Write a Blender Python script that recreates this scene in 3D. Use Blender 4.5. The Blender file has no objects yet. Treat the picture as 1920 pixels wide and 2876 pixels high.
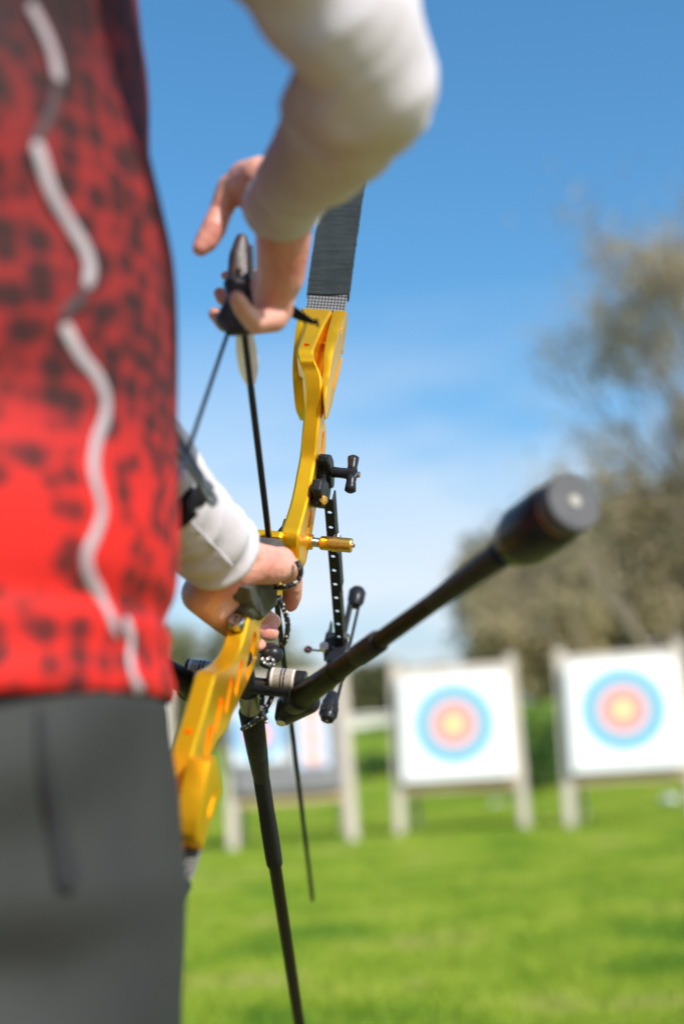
import bpy, bmesh, math, random
import numpy as np
from mathutils import Vector, Matrix, noise
from mathutils.bvhtree import BVHTree
random.seed(4); rng = np.random.default_rng(4)
SC = bpy.context.scene; COL = SC.collection
R = math.radians

# ------------------------------------------------------------------ camera
CAMH = 0.90
PITCH, ROLL = R(9.83), R(3.6)
FPX = 3994.0                                  # 50 mm on a 36 mm tall frame, 2876 px
R0 = Vector((1, 0, 0)); U0 = Vector((0, -math.sin(PITCH), math.cos(PITCH)))
FW = Vector((0, math.cos(PITCH), math.sin(PITCH)))
CR = math.cos(ROLL)*R0 - math.sin(ROLL)*U0
CU = math.cos(ROLL)*U0 + math.sin(ROLL)*R0
CAMP = Vector((0, 0, CAMH))
cd = bpy.data.cameras.new('camera'); cam = bpy.data.objects.new('camera', cd); COL.objects.link(cam)
m = Matrix((CR, CU, -FW)).transposed().to_4x4(); m.translation = CAMP
cam.matrix_world = m
cd.sensor_fit = 'VERTICAL'; cd.sensor_height = 36; cd.sensor_width = 24; cd.lens = 50
cd.clip_start = 0.02; cd.clip_end = 3000
cd.dof.use_dof = True; cd.dof.focus_distance = 1.36; cd.dof.aperture_fstop = 2.5
SC.camera = cam

# ------------------------------------------------------------------ light
SUN_EL, SUN_AZ = R(38), R(42)      # azimuth measured to the right of straight behind the camera
sd = Vector((math.sin(SUN_AZ)*math.cos(SUN_EL), -math.cos(SUN_AZ)*math.cos(SUN_EL), math.sin(SUN_EL)))
sl = bpy.data.lights.new('sun', 'SUN'); sl.energy = 4.2; sl.angle = R(0.5); sl.color = (1, .95, .86)
so = bpy.data.objects.new('sun', sl); COL.objects.link(so)
so.rotation_euler = sd.to_track_quat('Z', 'Y').to_euler(); so.location = (3, -4, 6)
w = bpy.data.worlds.new('World'); SC.world = w; w.use_nodes = True
nt = w.node_tree; N = nt.nodes; bg = N['Background']
sky = N.new('ShaderNodeTexSky'); sky.sky_type = 'NISHITA'; sky.sun_disc = False
sky.sun_elevation = SUN_EL; sky.sun_rotation = math.pi - SUN_AZ
sky.air_density = 1.0; sky.dust_density = 2.4; sky.ozone_density = 6.0
bg.inputs[1].default_value = 0.145
tc = N.new('ShaderNodeTexCoord'); mp = N.new('ShaderNodeMapping'); mp.inputs[3].default_value = (1, 1, 3.2)
nz = N.new('ShaderNodeTexNoise'); nz.inputs['Scale'].default_value = 3.4; nz.inputs['Detail'].default_value = 5
cr = N.new('ShaderNodeValToRGB'); cr.color_ramp.elements[0].position = .40; cr.color_ramp.elements[1].position = .58
sep = N.new('ShaderNodeSeparateXYZ'); mr = N.new('ShaderNodeMapRange')
mr.inputs[1].default_value = .32; mr.inputs[2].default_value = .06; cr.color_ramp.elements[0].color = (.12, .12, .12, 1)
mul = N.new('ShaderNodeMath'); mul.operation = 'MULTIPLY'
mix = N.new('ShaderNodeMix'); mix.data_type = 'RGBA'; mix.inputs[7].default_value = (4.35, 4.6, 4.9, 1)
L = nt.links.new
L(tc.outputs['Generated'], mp.inputs[0]); L(mp.outputs[0], nz.inputs['Vector']); L(nz.outputs['Fac'], cr.inputs[0])
L(tc.outputs['Generated'], sep.inputs[0]); L(sep.outputs[2], mr.inputs[0])
L(cr.outputs[0], mul.inputs[0]); L(mr.outputs[0], mul.inputs[1]); L(mul.outputs[0], mix.inputs[0])
hs = N.new('ShaderNodeHueSaturation'); hs.inputs['Saturation'].default_value = 1.16; hs.inputs['Hue'].default_value = .488
L(sky.outputs[0], hs.inputs['Color']); L(hs.outputs[0], mix.inputs[6]); L(mix.outputs[2], bg.inputs[0])
SC.view_settings.view_transform = 'Standard'; SC.view_settings.look = 'None'
SC.view_settings.exposure = 0.5; SC.view_settings.gamma = 1

# ------------------------------------------------------------------ helpers
def tag(o, label=None, cat=None, group=None, kind=None):
    if label: o['label'] = label
    if cat: o['category'] = cat
    if group: o['group'] = group
    if kind: o['kind'] = kind
    return o
def empty(name, loc=(0, 0, 0), mat=None):
    o = bpy.data.objects.new(name, None); COL.objects.link(o); o.empty_display_size = .05
    if mat is not None: o.matrix_world = mat
    else: o.location = loc
    return o
def link(name, me, mat, parent=None, smooth=True):
    o = bpy.data.objects.new(name, me); COL.objects.link(o)
    if mat: me.materials.append(mat)
    if parent: o.parent = parent
    if smooth and len(me.polygons): me.polygons.foreach_set('use_smooth', [True]*len(me.polygons))
    return o
def obj(name, bm, mat, parent=None, smooth=True, bevel=0, seg=2, angle=None):
    bmesh.ops.recalc_face_normals(bm, faces=bm.faces)
    me = bpy.data.meshes.new(name); bm.to_mesh(me); bm.free()
    o = link(name, me, mat, parent, smooth)
    if bevel:
        b = o.modifiers.new('bevel', 'BEVEL'); b.width = bevel; b.segments = seg; b.limit_method = 'ANGLE'
        b.angle_limit = R(35); b.harden_normals = False
    if smooth and (bevel or angle):
        e = o.modifiers.new('edges', 'EDGE_SPLIT'); e.split_angle = R(angle or 32)
    return o
def C(px, py, z):
    return CAMP + z*((px-960)/FPX*CR + (1438-py)/FPX*CU + FW)
def frame(z):
    z = Vector(z).normalized(); a = Vector((0, 0, 1)) if abs(z.z) < .9 else Vector((1, 0, 0))
    x = z.cross(a).normalized(); return x, z.cross(x).normalized(), z
def add_tube(bm, pts, rad, n=12, cap=True, flat=1.0, up=None):
    pts = [Vector(p) for p in pts]
    if not hasattr(rad, '__len__'): rad = [rad]*len(pts)
    rad = [float(q) for q in rad]; x = None; rings = []
    for i, p in enumerate(pts):
        t = (pts[min(i+1, len(pts)-1)]-pts[max(i-1, 0)])
        if t.length < 1e-9: t = pts[-1]-pts[0]
        t.normalize()
        if x is None: x = Vector(up).normalized() if up is not None else frame(t)[0]
        x = (x - t*x.dot(t)).normalized(); y = t.cross(x)
        rings.append([bm.verts.new(p + rad[i]*(math.cos(a)*x + flat*math.sin(a)*y)) for a in [2*math.pi*k/n for k in range(n)]])
    for a, b in zip(rings, rings[1:]):
        for k in range(n): bm.faces.new((a[k], a[(k+1) % n], b[(k+1) % n], b[k]))
    if cap: bm.faces.new(rings[0]); bm.faces.new(rings[-1])
    return bm
def tube(name, pts, rad, mat, parent, n=14, **k):
    bm = bmesh.new(); add_tube(bm, pts, rad, n, **k); return obj(name, bm, mat, parent, angle=40)
def add_box(bm, lo, hi):
    v = [bm.verts.new((x, y, z)) for x in (lo[0], hi[0]) for y in (lo[1], hi[1]) for z in (lo[2], hi[2])]
    for f in ((0, 1, 3, 2), (4, 6, 7, 5), (0, 4, 5, 1), (2, 3, 7, 6), (0, 2, 6, 4), (1, 5, 7, 3)): bm.faces.new([v[i] for i in f])
def box(name, lo, hi, mat, parent, bevel=.001, **k):
    bm = bmesh.new(); add_box(bm, lo, hi); return obj(name, bm, mat, parent, bevel=bevel, **k)
def add_sphere(bm, c, r, seg=14, sc=(1, 1, 1)):
    m = Matrix.Translation(Vector(c)) @ Matrix.Diagonal((r*sc[0], r*sc[1], r*sc[2], 1))
    return bmesh.ops.create_uvsphere(bm, u_segments=seg, v_segments=max(6, seg//2+1), radius=1, matrix=m)['verts']
def smooth_path(pts, n=6):
    """Catmull-Rom through points (vectors of any length)."""
    P = [np.array(p, float) for p in pts]; P = [2*P[0]-P[1]] + P + [2*P[-1]-P[-2]]; out = []
    for i in range(1, len(P)-2):
        for k in range(n):
            t = k/n; a, b, c, d = P[i-1:i+3]
            out.append(.5*((2*b)+(c-a)*t+(2*a-5*b+4*c-d)*t*t+(3*b-a-3*c+d)*t**3))
    out.append(P[-2]); return [tuple(float(v) for v in q) for q in out]
def organic(name, hulls, voxel, mat, parent, it=6, cut=None, disp=None, px=True):
    """one continuous surface: hulls of tapered spheres fused together and relaxed"""
    bm = bmesh.new()
    for h in hulls:
        b2 = bmesh.new()
        for q in h:
            if px: c = C(q[0], q[1], q[2]); r = q[3]*q[2]/FPX
            else: c = Vector(q[:3]); r = q[3]
            bmesh.ops.create_icosphere(b2, subdivisions=3, radius=r, matrix=Matrix.Translation(c))
        res = bmesh.ops.convex_hull(b2, input=b2.verts)
        bmesh.ops.delete(b2, geom=list({g for g in res['geom_interior'] + res['geom_unused'] if isinstance(g, bmesh.types.BMVert)}), context='VERTS')
        t = bpy.data.meshes.new('t'); b2.to_mesh(t); b2.free(); bm.from_mesh(t); bpy.data.meshes.remove(t)
    me = bpy.data.meshes.new(name); bm.to_mesh(me); bm.free()
    o = bpy.data.objects.new(name, me); COL.objects.link(o)
    rm = o.modifiers.new('r', 'REMESH'); rm.mode = 'VOXEL'; rm.voxel_size = voxel
    s = o.modifiers.new('s', 'SMOOTH'); s.factor = .6; s.iterations = it
    dg = bpy.context.evaluated_depsgraph_get(); me2 = bpy.data.meshes.new_from_object(o.evaluated_get(dg))
    bpy.data.objects.remove(o); bpy.data.meshes.remove(me)
    if cut or disp:
        bm = bmesh.new(); bm.from_mesh(me2)
        if disp:
            bm.normal_update()
            for v, d in [(v, disp(v.co, v.normal)) for v in bm.verts]: v.co += v.normal*d
        for (p, n) in (cut or []):
            g = bmesh.ops.bisect_plane(bm, geom=bm.verts[:]+bm.edges[:]+bm.faces[:], plane_co=p, plane_no=n, clear_outer=True)
            ed = [e for e in g['geom_cut'] if isinstance(e, bmesh.types.BMEdge)]
            # turned-in hem
            r1 = bmesh.ops.extrude_edge_only(bm, edges=ed); vs = [x for x in r1['geom'] if isinstance(x, bmesh.types.BMVert)]
            c = sum((v.co for v in vs), Vector())/max(1, len(vs))
            for v in vs: v.co = c + (v.co-c)*.93
            es = [x for x in r1['geom'] if isinstance(x, bmesh.types.BMEdge)]
            r2 = bmesh.ops.extrude_edge_only(bm, edges=es)
            for v in [x for x in r2['geom'] if isinstance(x, bmesh.types.BMVert)]: v.co -= Vector(n)*.012
        bm.to_mesh(me2); bm.free()
    me2.name = name; me2.materials.clear()
    return link(name, me2, mat, parent)

# ------------------------------------------------------------------ materials
def mat(name, col, rough=.5, metal=0, var=None, scale=40, bump=0, bscale=200, spec=.5, coat=0, stretch=(1, 1, 1), sss=0, sheen=0, trans=0):
    M = bpy.data.materials.new(name); M.use_nodes = True; t = M.node_tree; n = t.nodes; b = n['Principled BSDF']
    b.inputs['Base Color'].default_value = (*col, 1); b.inputs['Roughness'].default_value = rough
    b.inputs['Metallic'].default_value = metal; b.inputs['Specular IOR Level'].default_value = spec
    b.inputs['Coat Weight'].default_value = coat
    if sheen: b.inputs['Sheen Weight'].default_value = sheen
    if sss:
        b.inputs['Subsurface Weight'].default_value = sss; b.inputs['Subsurface Scale'].default_value = .004
        b.inputs['Subsurface Radius'].default_value = (1, .35, .2)
    tc = n.new('ShaderNodeTexCoord'); mp = n.new('ShaderNodeMapping'); mp.inputs[3].default_value = stretch
    t.links.new(tc.outputs['Object'], mp.inputs[0])
    nz = n.new('ShaderNodeTexNoise'); nz.inputs['Scale'].default_value = scale; nz.inputs['Detail'].default_value = 4
    t.links.new(mp.outputs[0], nz.inputs['Vector'])
    c2 = var or tuple(x*.86 for x in col)
    r = n.new('ShaderNodeValToRGB'); r.color_ramp.elements[0].position = .35; r.color_ramp.elements[1].position = .65
    r.color_ramp.elements[0].color = (*col, 1); r.color_ramp.elements[1].color = (*c2, 1)
    t.links.new(nz.outputs['Fac'], r.inputs[0]); t.links.new(r.outputs[0], b.inputs['Base Color'])
    if bump:
        n2 = n.new('ShaderNodeTexNoise'); n2.inputs['Scale'].default_value = bscale; n2.inputs['Detail'].default_value = 3
        t.links.new(mp.outputs[0], n2.inputs['Vector'])
        bp_ = n.new('ShaderNodeBump'); bp_.inputs['Strength'].default_value = bump; bp_.inputs['Distance'].default_value = .002
        t.links.new(n2.outputs['Fac'], bp_.inputs['Height']); t.links.new(bp_.outputs[0], b.inputs['Normal'])
    if trans:
        tr = n.new('ShaderNodeBsdfTranslucent'); t.links.new(r.outputs[0], tr.inputs[0])
        mx = n.new('ShaderNodeMixShader'); mx.inputs[0].default_value = trans
        t.links.new(b.outputs[0], mx.inputs[1]); t.links.new(tr.outputs[0], mx.inputs[2])
        t.links.new(mx.outputs[0], n['Material Output'].inputs[0])
    return M
GOLD = mat('gold_anodised', (1.0, .53, .014), .30, .78, (.98, .49, .011), 900, .04, 2500)
GOLD2 = mat('brass_gold', (.80, .46, .09), .30, .95, (.74, .42, .08), 300)
BLACK = mat('black_anodised', (.010, .011, .014), .32, 0, (.016, .017, .021), 200, spec=.22)
SATIN = mat('black_satin', (.009, .010, .012), .45, 0, (.022, .023, .026), 300, .15, 900, spec=.15)
CARBON = mat('carbon_tube', (.005, .005, .006), .38, 0, (.009, .006, .004), 25, spec=.10, stretch=(3, 3, 3))
FOAM = mat('foam', (.014, .015, .015), .9, 0, (.02, .021, .021), 200, .4, 800, spec=.2)
TAPE = mat('cloth_tape', (.018, .025, .028), .85, 0, (.026, .034, .037), 60, .5, 700, spec=.25, stretch=(1, 1, .3))
GRIPM = mat('grip_resin', (.040, .037, .030), .55, 0, (.06, .056, .045), 120, .35, 500)
GRIPT = mat('grip_texture', (.06, .064, .066), .85, 0, (.02, .022, .022), 900, .9, 1200)
SILVER = mat('steel', (.62, .6, .58), .22, 1, (.5, .48, .46), 200)
SKIN = mat('skin', (.60, .33, .255), .46, 0, (.55, .20, .16), 26, .55, 170, sss=.12)
WHITE = mat('white_knit', (.57, .54, .575), .85, 0, (.52, .49, .525), 60, .35, 1500, spec=.2)
WHITE2 = mat('white_piping', (.48, .44, .47), .6, 0, (.24, .19, .21), 10, spec=.3)
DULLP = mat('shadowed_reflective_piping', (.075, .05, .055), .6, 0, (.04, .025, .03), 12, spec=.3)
TROU = mat('grey_twill', (.039, .041, .039), .85, 0, (.027, .029, .029), 7, .4, 600, spec=.2)
DARK = mat('recess_shade', (.012, .013, .016), .9)  # near-black stands for the shade inside the pocket opening and bolt slot
LEATH = mat('black_leather', (.010, .010, .014), .4, 0, (.02, .018, .02), 150, .3, 500)
LEATHB = mat('brown_leather', (.05, .026, .022), .5, 0, (.026, .014, .014), 60, .2, 300)
STRAP = mat('elastic_strap', (.008, .008, .012), .8, 0, None, 100, .5, 900, spec=.2)
VANE = mat('cream_vane', (.90, .87, .88), .45, 0, (.84, .81, .82), 90)
STRING = mat('blue_string', (.10, .16, .32), .6, 0, (.07, .11, .24), 600)
SERV = mat('cream_serving', (.66, .60, .50), .6, 0, (.55, .5, .42), 600)
SHAFT = mat('dark_shaft', (.010, .013, .030), .4, 0, (.016, .014, .018), 20, spec=.12)
REDP = mat('red_fibre', (.22, .03, .02), .4)
WOOD = mat('weathered_timber', (.54, .48, .41), .85, 0, (.44, .38, .32), 5, .4, 60, stretch=(6, 6, .6))
WOODT = mat('tan_timber', (.46, .33, .20), .85, 0, (.38, .26, .16), 5, .4, 60, stretch=(.6, 6, 6))
BOARDW = mat('white_board', (.86, .86, .85), .85, 0, (.80, .80, .79), 12)
BOARDG = mat('grey_foam_board', (.20, .20, .20), .9, 0, (.155, .155, .16), 8, .3, 80)
HAIR = mat('brown_hair', (.035, .02, .012), .5, 0, (.05, .03, .018), 200, .6, 400)
SHOE = mat('shoe_black', (.03, .03, .035), .6)
LIMBM = mat('limb_white_edge', (.30, .31, .33), .4)
PALE = mat('pale_render_wall', (.72, .70, .64), .9, 0, (.62, .60, .55), 3)
BAG = mat('white_plastic_sack', (.66, .66, .66), .5, 0, (.5, .5, .5), 14)

def paracord():
    M = mat('paracord', (.02, .02, .025), .6); n = M.node_tree.nodes; b = n['Principled BSDF']
    v = n.new('ShaderNodeTexVoronoi'); v.inputs['Scale'].default_value = 260; v.feature = 'F1'
    tc = n.new('ShaderNodeTexCoord'); M.node_tree.links.new(tc.outputs['Object'], v.inputs['Vector'])
    r = n.new('ShaderNodeValToRGB'); r.color_ramp.elements[0].position = .20; r.color_ramp.elements[1].position = .34
    r.color_ramp.elements[0].color = (.85, .84, .8, 1); r.color_ramp.elements[1].color = (.012, .012, .016, 1)
    M.node_tree.links.new(v.outputs['Distance'], r.inputs[0]); M.node_tree.links.new(r.outputs[0], b.inputs['Base Color'])
    return M
CORD = paracord()
def shirt_mat():
    """printed jersey: rows of dark oval scales over red, dense on the upper half, sparse low down"""
    M = mat('red_scale_print', (.62, .02, .015), .75, spec=.2); t = M.node_tree; n = t.nodes; b = n['Principled BSDF']; l = t.links.new
    def mr_(src, a, c, d, e):
        q = n.new('ShaderNodeMapRange'); q.inputs[1].default_value = a; q.inputs[2].default_value = c; q.inputs[3].default_value = d; q.inputs[4].default_value = e; l(src, q.inputs[0]); return q.outputs[0]
    def mth(op, x, y):
        q = n.new('ShaderNodeMath'); q.operation = op
        for i, v in enumerate((x, y)):
            if isinstance(v, (int, float)): q.inputs[i].default_value = v
            else: l(v, q.inputs[i])
        return q.outputs[0]
    def mixc(f, c1, c2):
        q = n.new('ShaderNodeMix'); q.data_type = 'RGBA'; l(f, q.inputs[0])
        for i, v in ((6, c1), (7, c2)):
            if isinstance(v, tuple): q.inputs[i].default_value = (*v, 1)
            else: l(v, q.inputs[i])
        return q.outputs[2]
    tc = n.new('ShaderNodeTexCoord'); mp = n.new('ShaderNodeMapping'); mp.inputs[3].default_value = (54, 54, 66); l(tc.outputs['Object'], mp.inputs[0])
    v = n.new('ShaderNodeTexVoronoi'); v.inputs['Scale'].default_value = 1.0; v.inputs['Randomness'].default_value = .62; l(mp.outputs[0], v.inputs['Vector'])
    big = n.new('ShaderNodeTexNoise'); big.inputs['Scale'].default_value = 7; big.inputs['Detail'].default_value = 1; l(tc.outputs['Object'], big.inputs['Vector'])
    sx = n.new('ShaderNodeSeparateXYZ'); l(tc.outputs['Object'], sx.inputs[0])
    sc = n.new('ShaderNodeSeparateColor'); l(v.outputs['Color'], sc.inputs[0])
    zz = mth('ADD', sx.outputs[2], mth('MULTIPLY', mth('SUBTRACT', big.outputs['Fac'], .5), .22))
    zone = mr_(zz, 1.03, 1.12, 0, 1)
    cell = mr_(v.outputs['Distance'], .70, .36, 0, 1)
    pick = mth('GREATER_THAN', sc.outputs[0], mr_(zone, 0, 1, .36, 0))
    amt = mth('MULTIPLY', mth('MULTIPLY', cell, pick), mr_(zone, 0, 1, .85, .95))
    basec = mixc(zone, (.56, .018, .014), (.24, .020, .021))
    c = mixc(amt, basec, (.030, .014, .015))
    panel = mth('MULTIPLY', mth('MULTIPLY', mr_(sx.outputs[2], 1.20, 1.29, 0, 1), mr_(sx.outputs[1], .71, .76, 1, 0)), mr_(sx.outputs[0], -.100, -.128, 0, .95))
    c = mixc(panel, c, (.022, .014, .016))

    l(c, b.inputs['Base Color']); return M
SHIRT = shirt_mat()

# ------------------------------------------------------------------ ground
def ground_h(x, y):
    t = min(1, max(0, (y-20)/12)); t = t*t*(3-2*t)
    top = 1.55 + .09*max(-8, min(10, x))
    return t*top + .03*math.sin(x*.7+1)*math.sin(y*.5)*min(1, max(0, (y-3)/5))*.6
def G(px, py):
    d = C(px, py, 1)-CAMP
    return CAMP + d*(-CAMP.z/d.z)
def build_ground():
    ys = [-60, -30, -15, -6, 0] + [1+i*.5 for i in range(80)] + [45, 55, 75, 110, 170, 280, 450, 800]
    xs = [-500, -250, -120, -60, -35, -24] + [-18+i*.6 for i in range(61)] + [24, 35, 60, 120, 250, 500]
    V = [(x, y, ground_h(x, y)) for y in ys for x in xs]; nx = len(xs)
    F = [(j*nx+i, j*nx+i+1, (j+1)*nx+i+1, (j+1)*nx+i) for j in range(len(ys)-1) for i in range(nx-1)]
    me = bpy.data.meshes.new('ground'); me.from_pydata(V, [], F)
    M = bpy.data.materials.new('lawn'); M.use_nodes = True; t = M.node_tree; n = t.nodes; b = n['Principled BSDF']; l = t.links.new
    b.inputs['Roughness'].default_value = .9; b.inputs['Specular IOR Level'].default_value = .15
    tc = n.new('ShaderNodeTexCoord'); a = n.new('ShaderNodeTexNoise'); a.inputs['Scale'].default_value = 1.6; a.inputs['Detail'].default_value = 8; a.inputs['Roughness'].default_value = .7
    l(tc.outputs['Object'], a.inputs['Vector']); r = n.new('ShaderNodeValToRGB'); e = r.color_ramp.elements
    e[0].position = .30; e[0].color = (.065, .13, .010, 1); e[1].position = .70; e[1].color = (.21, .21, .055, 1)
    k = e.new(.5); k.color = (.17, .26, .016, 1)
    l(a.outputs['Fac'], r.inputs[0])
    sx = n.new('ShaderNodeSeparateXYZ'); l(tc.outputs['Object'], sx.inputs[0])
    wob = n.new('ShaderNodeMath'); wob.operation = 'MULTIPLY_ADD'; wob.inputs[1].default_value = 2.2; l(a.outputs['Fac'], wob.inputs[0]); l(sx.outputs[1], wob.inputs[2])
    wr_ = n.new('ShaderNodeMapRange'); wr_.inputs[1].default_value = 3.4; wr_.inputs[2].default_value = 4.6; wr_.inputs[3].default_value = 1; wr_.inputs[4].default_value = 0; l(wob.outputs[0], wr_.inputs[0])
    wm = n.new('ShaderNodeMix'); wm.data_type = 'RGBA'; wm.inputs[7].default_value = (.25, .225, .075, 1); l(wr_.outputs[0], wm.inputs[0]); l(r.outputs[0], wm.inputs[6]); l(wm.outputs[2], b.inputs['Base Color'])  # unseen ground near the archer tinted tan to warm the bounce light
    n2 = n.new('ShaderNodeTexNoise'); n2.inputs['Scale'].default_value = 60; l(tc.outputs['Object'], n2.inputs['Vector'])
    bp_ = n.new('ShaderNodeBump'); bp_.inputs['Strength'].default_value = .8; bp_.inputs['Distance'].default_value = .02
    l(n2.outputs['Fac'], bp_.inputs['Height']); l(bp_.outputs[0], b.inputs['Normal'])
    tag(link('ground', me, M), kind='structure')
build_ground()
def blade_mat():
    M = bpy.data.materials.new('grass_blades'); M.use_nodes = True; t = M.node_tree; n = t.nodes; b = n['Principled BSDF']; l = t.links.new
    b.inputs['Roughness'].default_value = .55; b.inputs['Specular IOR Level'].default_value = .3
    tc = n.new('ShaderNodeTexCoord')
    a = n.new('ShaderNodeTexNoise'); a.inputs['Scale'].default_value = 1.1; a.inputs['Detail'].default_value = 7; a.inputs['Roughness'].default_value = .65
    l(tc.outputs['Object'], a.inputs['Vector']); r = n.new('ShaderNodeValToRGB'); e = r.color_ramp.elements
    e[0].position = .38; e[0].color = (.12, .24, .018, 1); e[1].position = .68; e[1].color = (.42, .38, .14, 1)
    k = e.new(.47); k.color = (.25, .36, .026, 1); k = e.new(.57); k.color = (.35, .43, .045, 1)
    l(a.outputs['Fac'], r.inputs[0]); l(r.outputs[0], b.inputs['Base Color'])
    tr = n.new('ShaderNodeBsdfTranslucent'); l(r.outputs[0], tr.inputs[0]); mx = n.new('ShaderNodeMixShader'); mx.inputs[0].default_value = .35
    l(b.outputs[0], mx.inputs[1]); l(tr.outputs[0], mx.inputs[2]); l(mx.outputs[0], n['Material Output'].inputs[0])
    return M
BLADE = blade_mat()
def build_grass(n=330000):
    y = 3.2 + 20*rng.random(n)**1.15
    x = (rng.random(n)*2-1)*(.27*y+.9) + .1*y*0
    h = .018 + .034*rng.random(n)*(0.6+.8*np.abs(np.sin(x*2.1+y)*np.cos(y*1.7-x)))
    wd = .0035 + .0035*rng.random(n); a = rng.random(n)*2*np.pi; lx = (rng.random(n)-.5)*.9*h; ly = (rng.random(n)-.5)*.9*h
    z0 = np.array([ground_h(p, q) for p, q in zip(x, y)])
    v = np.empty((n, 3, 3)); dx, dy = np.cos(a)*wd, np.sin(a)*wd
    v[:, 0] = np.stack([x-dx, y-dy, z0-.002], 1); v[:, 1] = np.stack([x+dx, y+dy, z0-.002], 1); v[:, 2] = np.stack([x+lx, y+ly, z0+h], 1)
    me = bpy.data.meshes.new('grass'); me.vertices.add(n*3); me.loops.add(n*3); me.polygons.add(n)
    me.vertices.foreach_set('co', v.ravel()); me.loops.foreach_set('vertex_index', np.arange(n*3))
    me.polygons.foreach_set('loop_start', np.arange(n)*3); me.polygons.foreach_set('loop_total', np.full(n, 3)); me.update()
    tag(link('grass', me, BLADE, smooth=False), 'short sunlit lawn grass running up to the archery targets', 'grass', kind='stuff')
build_grass()

# ------------------------------------------------------------------ trees and bushes
BARK = mat('pale_bark', (.27, .22, .165), .9, 0, (.19, .155, .11), 6, .5, 40)
BARKD = mat('brown_bark', (.26, .21, .16), .9, 0, (.18, .145, .11), 6, .5, 40)
LEAF = [mat('olive_leaves', (.40, .34, .19), .7, 0, (.45, .37, .215), .9, trans=.5),
        mat('green_leaves', (.20, .20, .09), .7, 0, (.26, .25, .12), .8, trans=.5),
        mat('buff_leaves', (.48, .40, .25), .7, 0, (.42, .335, .20), .9, trans=.5)]
def leaves_mesh(name, pts, size, seed):
    g = np.random.default_rng(seed); n = len(pts); p = np.array(pts)
    a = g.normal(size=(n, 3)); a /= np.linalg.norm(a, axis=1)[:, None]; b = np.cross(a, g.normal(size=(n, 3))); b /= np.linalg.norm(b, axis=1)[:, None]
    s = size*(.5+g.random((n, 1)))
    v = np.stack([p-a*s, p+b*s*.55, p+a*s, p-b*s*.55], 1)
    me = bpy.data.meshes.new(name); me.vertices.add(n*4); me.loops.add(n*4); me.polygons.add(n)
    me.vertices.foreach_set('co', v.ravel()); me.loops.foreach_set('vertex_index', np.arange(n*4))
    me.polygons.foreach_set('loop_start', np.arange(n)*4); me.polygons.foreach_set('loop_total', np.full(n, 4)); me.update()
    return me
def tree(name, base, H, lean, seed, leafmat, nleaf, leafsize, label, cat, group, bark=BARK, depth=5, spread=.55, rad=.11, first=.28, scat=.6):
    r = random.Random(seed); root = empty(name, base); bm = bmesh.new(); tips = []
    def grow(p, d, ln, rd, k):
        pts = [p]; q = p.copy(); dd = d.copy()
        for i in range(3):
            dd = (dd + Vector((r.uniform(-1, 1), r.uniform(-1, 1), r.uniform(-.3, .7)))*.16).normalized(); q = q + dd*ln/3; pts.append(q.copy())
            if k <= 2: tips.append((q.copy(), ln))
        add_tube(bm, pts, [rd, rd*.88, rd*.76, rd*.62], 6 if k > 2 else 4, cap=False)
        if k == 0: return
        for c in range(3 if k > 1 else 4):
            nd = (dd + Vector((r.uniform(-1, 1), r.uniform(-1, 1), r.uniform(-.25, .55)))*spread*1.35).normalized()
            grow(pts[-1] if c < 2 else pts[2], nd, ln*r.uniform(.62, .86), rd*.60, k-1)
    grow(Vector((0, 0, -.1)), (Vector((lean, 0, 1))).normalized(), H*first, rad, depth)
    obj('trunk', bm, bark, root)
    pts = []
    while len(pts) < nleaf:
        t, ln = r.choice(tips); pts.append(t + Vector((r.gauss(0, 1), r.gauss(0, 1), r.gauss(0, .8)))*ln*scat)
    link('crown', leaves_mesh('crown', pts, leafsize, seed), leafmat, root, smooth=False)
    tag(root, label, cat, group); return root
def bush(name, base, wd, H, seed, leafmat, nleaf, leafsize, label, cat, group):
    r = random.Random(seed); root = empty(name, base); bm = bmesh.new()
    cl = [(Vector((r.uniform(-.5, .5)*wd, r.uniform(-.3, .3)*wd, r.uniform(.25, .82)*H)), r.uniform(.16, .30)*min(wd, H)*1.1) for _ in range(16)]
    for c, q in cl: add_tube(bm, [Vector((c.x*.1, c.y*.1, -.1)), c*.5+Vector((0, 0, .05)), c], [.05, .035, .015], 5)
    obj('stem', bm, BARKD, root)
    pts = []
    for i in range(nleaf):
        c, q = r.choice(cl); v = Vector((r.gauss(0, 1), r.gauss(0, 1), r.gauss(0, 1))).normalized()*q*(r.random()**.4)*1.2
        p = c+v; p.z = max(.05, p.z); pts.append(p)
    link('foliage', leaves_mesh('foliage', pts, leafsize, seed), leafmat, root, smooth=False)
    tag(root, label, cat, group); return root
def TB(px, dist):                    # a base point on the terrain in the direction of column px
    d = C(px, 1950, 1)-CAMP; p = CAMP + d*(dist/d.y); return Vector((p.x, p.y, ground_h(p.x, p.y)))
tree('bare_tree', TB(1900, 31), 8.2, .0, 11, LEAF[2], 1700, .06, 'tall half-bare tree with pale twigs, left of the two behind the right-hand target', 'tree', 'half-bare trees at the right', spread=.62, depth=6)
tree('bare_tree', TB(2150, 30), 12.5, -.08, 23, LEAF[2], 3300, .075, 'tallest half-bare tree rising at the right edge of the picture', 'tree', 'half-bare trees at the right', spread=.6, rad=.15, depth=6)
tree('leaning_tree', TB(1960, 26), 5.0, -.75, 5, LEAF[2], 500, .07, 'low pale-barked tree leaning left above the right-hand target', 'tree', None, spread=.45, rad=.07, first=.4, depth=4)
tree('leaning_tree', TB(1790, 27), 4.2, -.65, 8, LEAF[2], 400, .07, 'short bare tree leaning left just above the left post of the right-hand target', 'tree', None, spread=.45, rad=.06, first=.4, depth=4)
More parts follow.
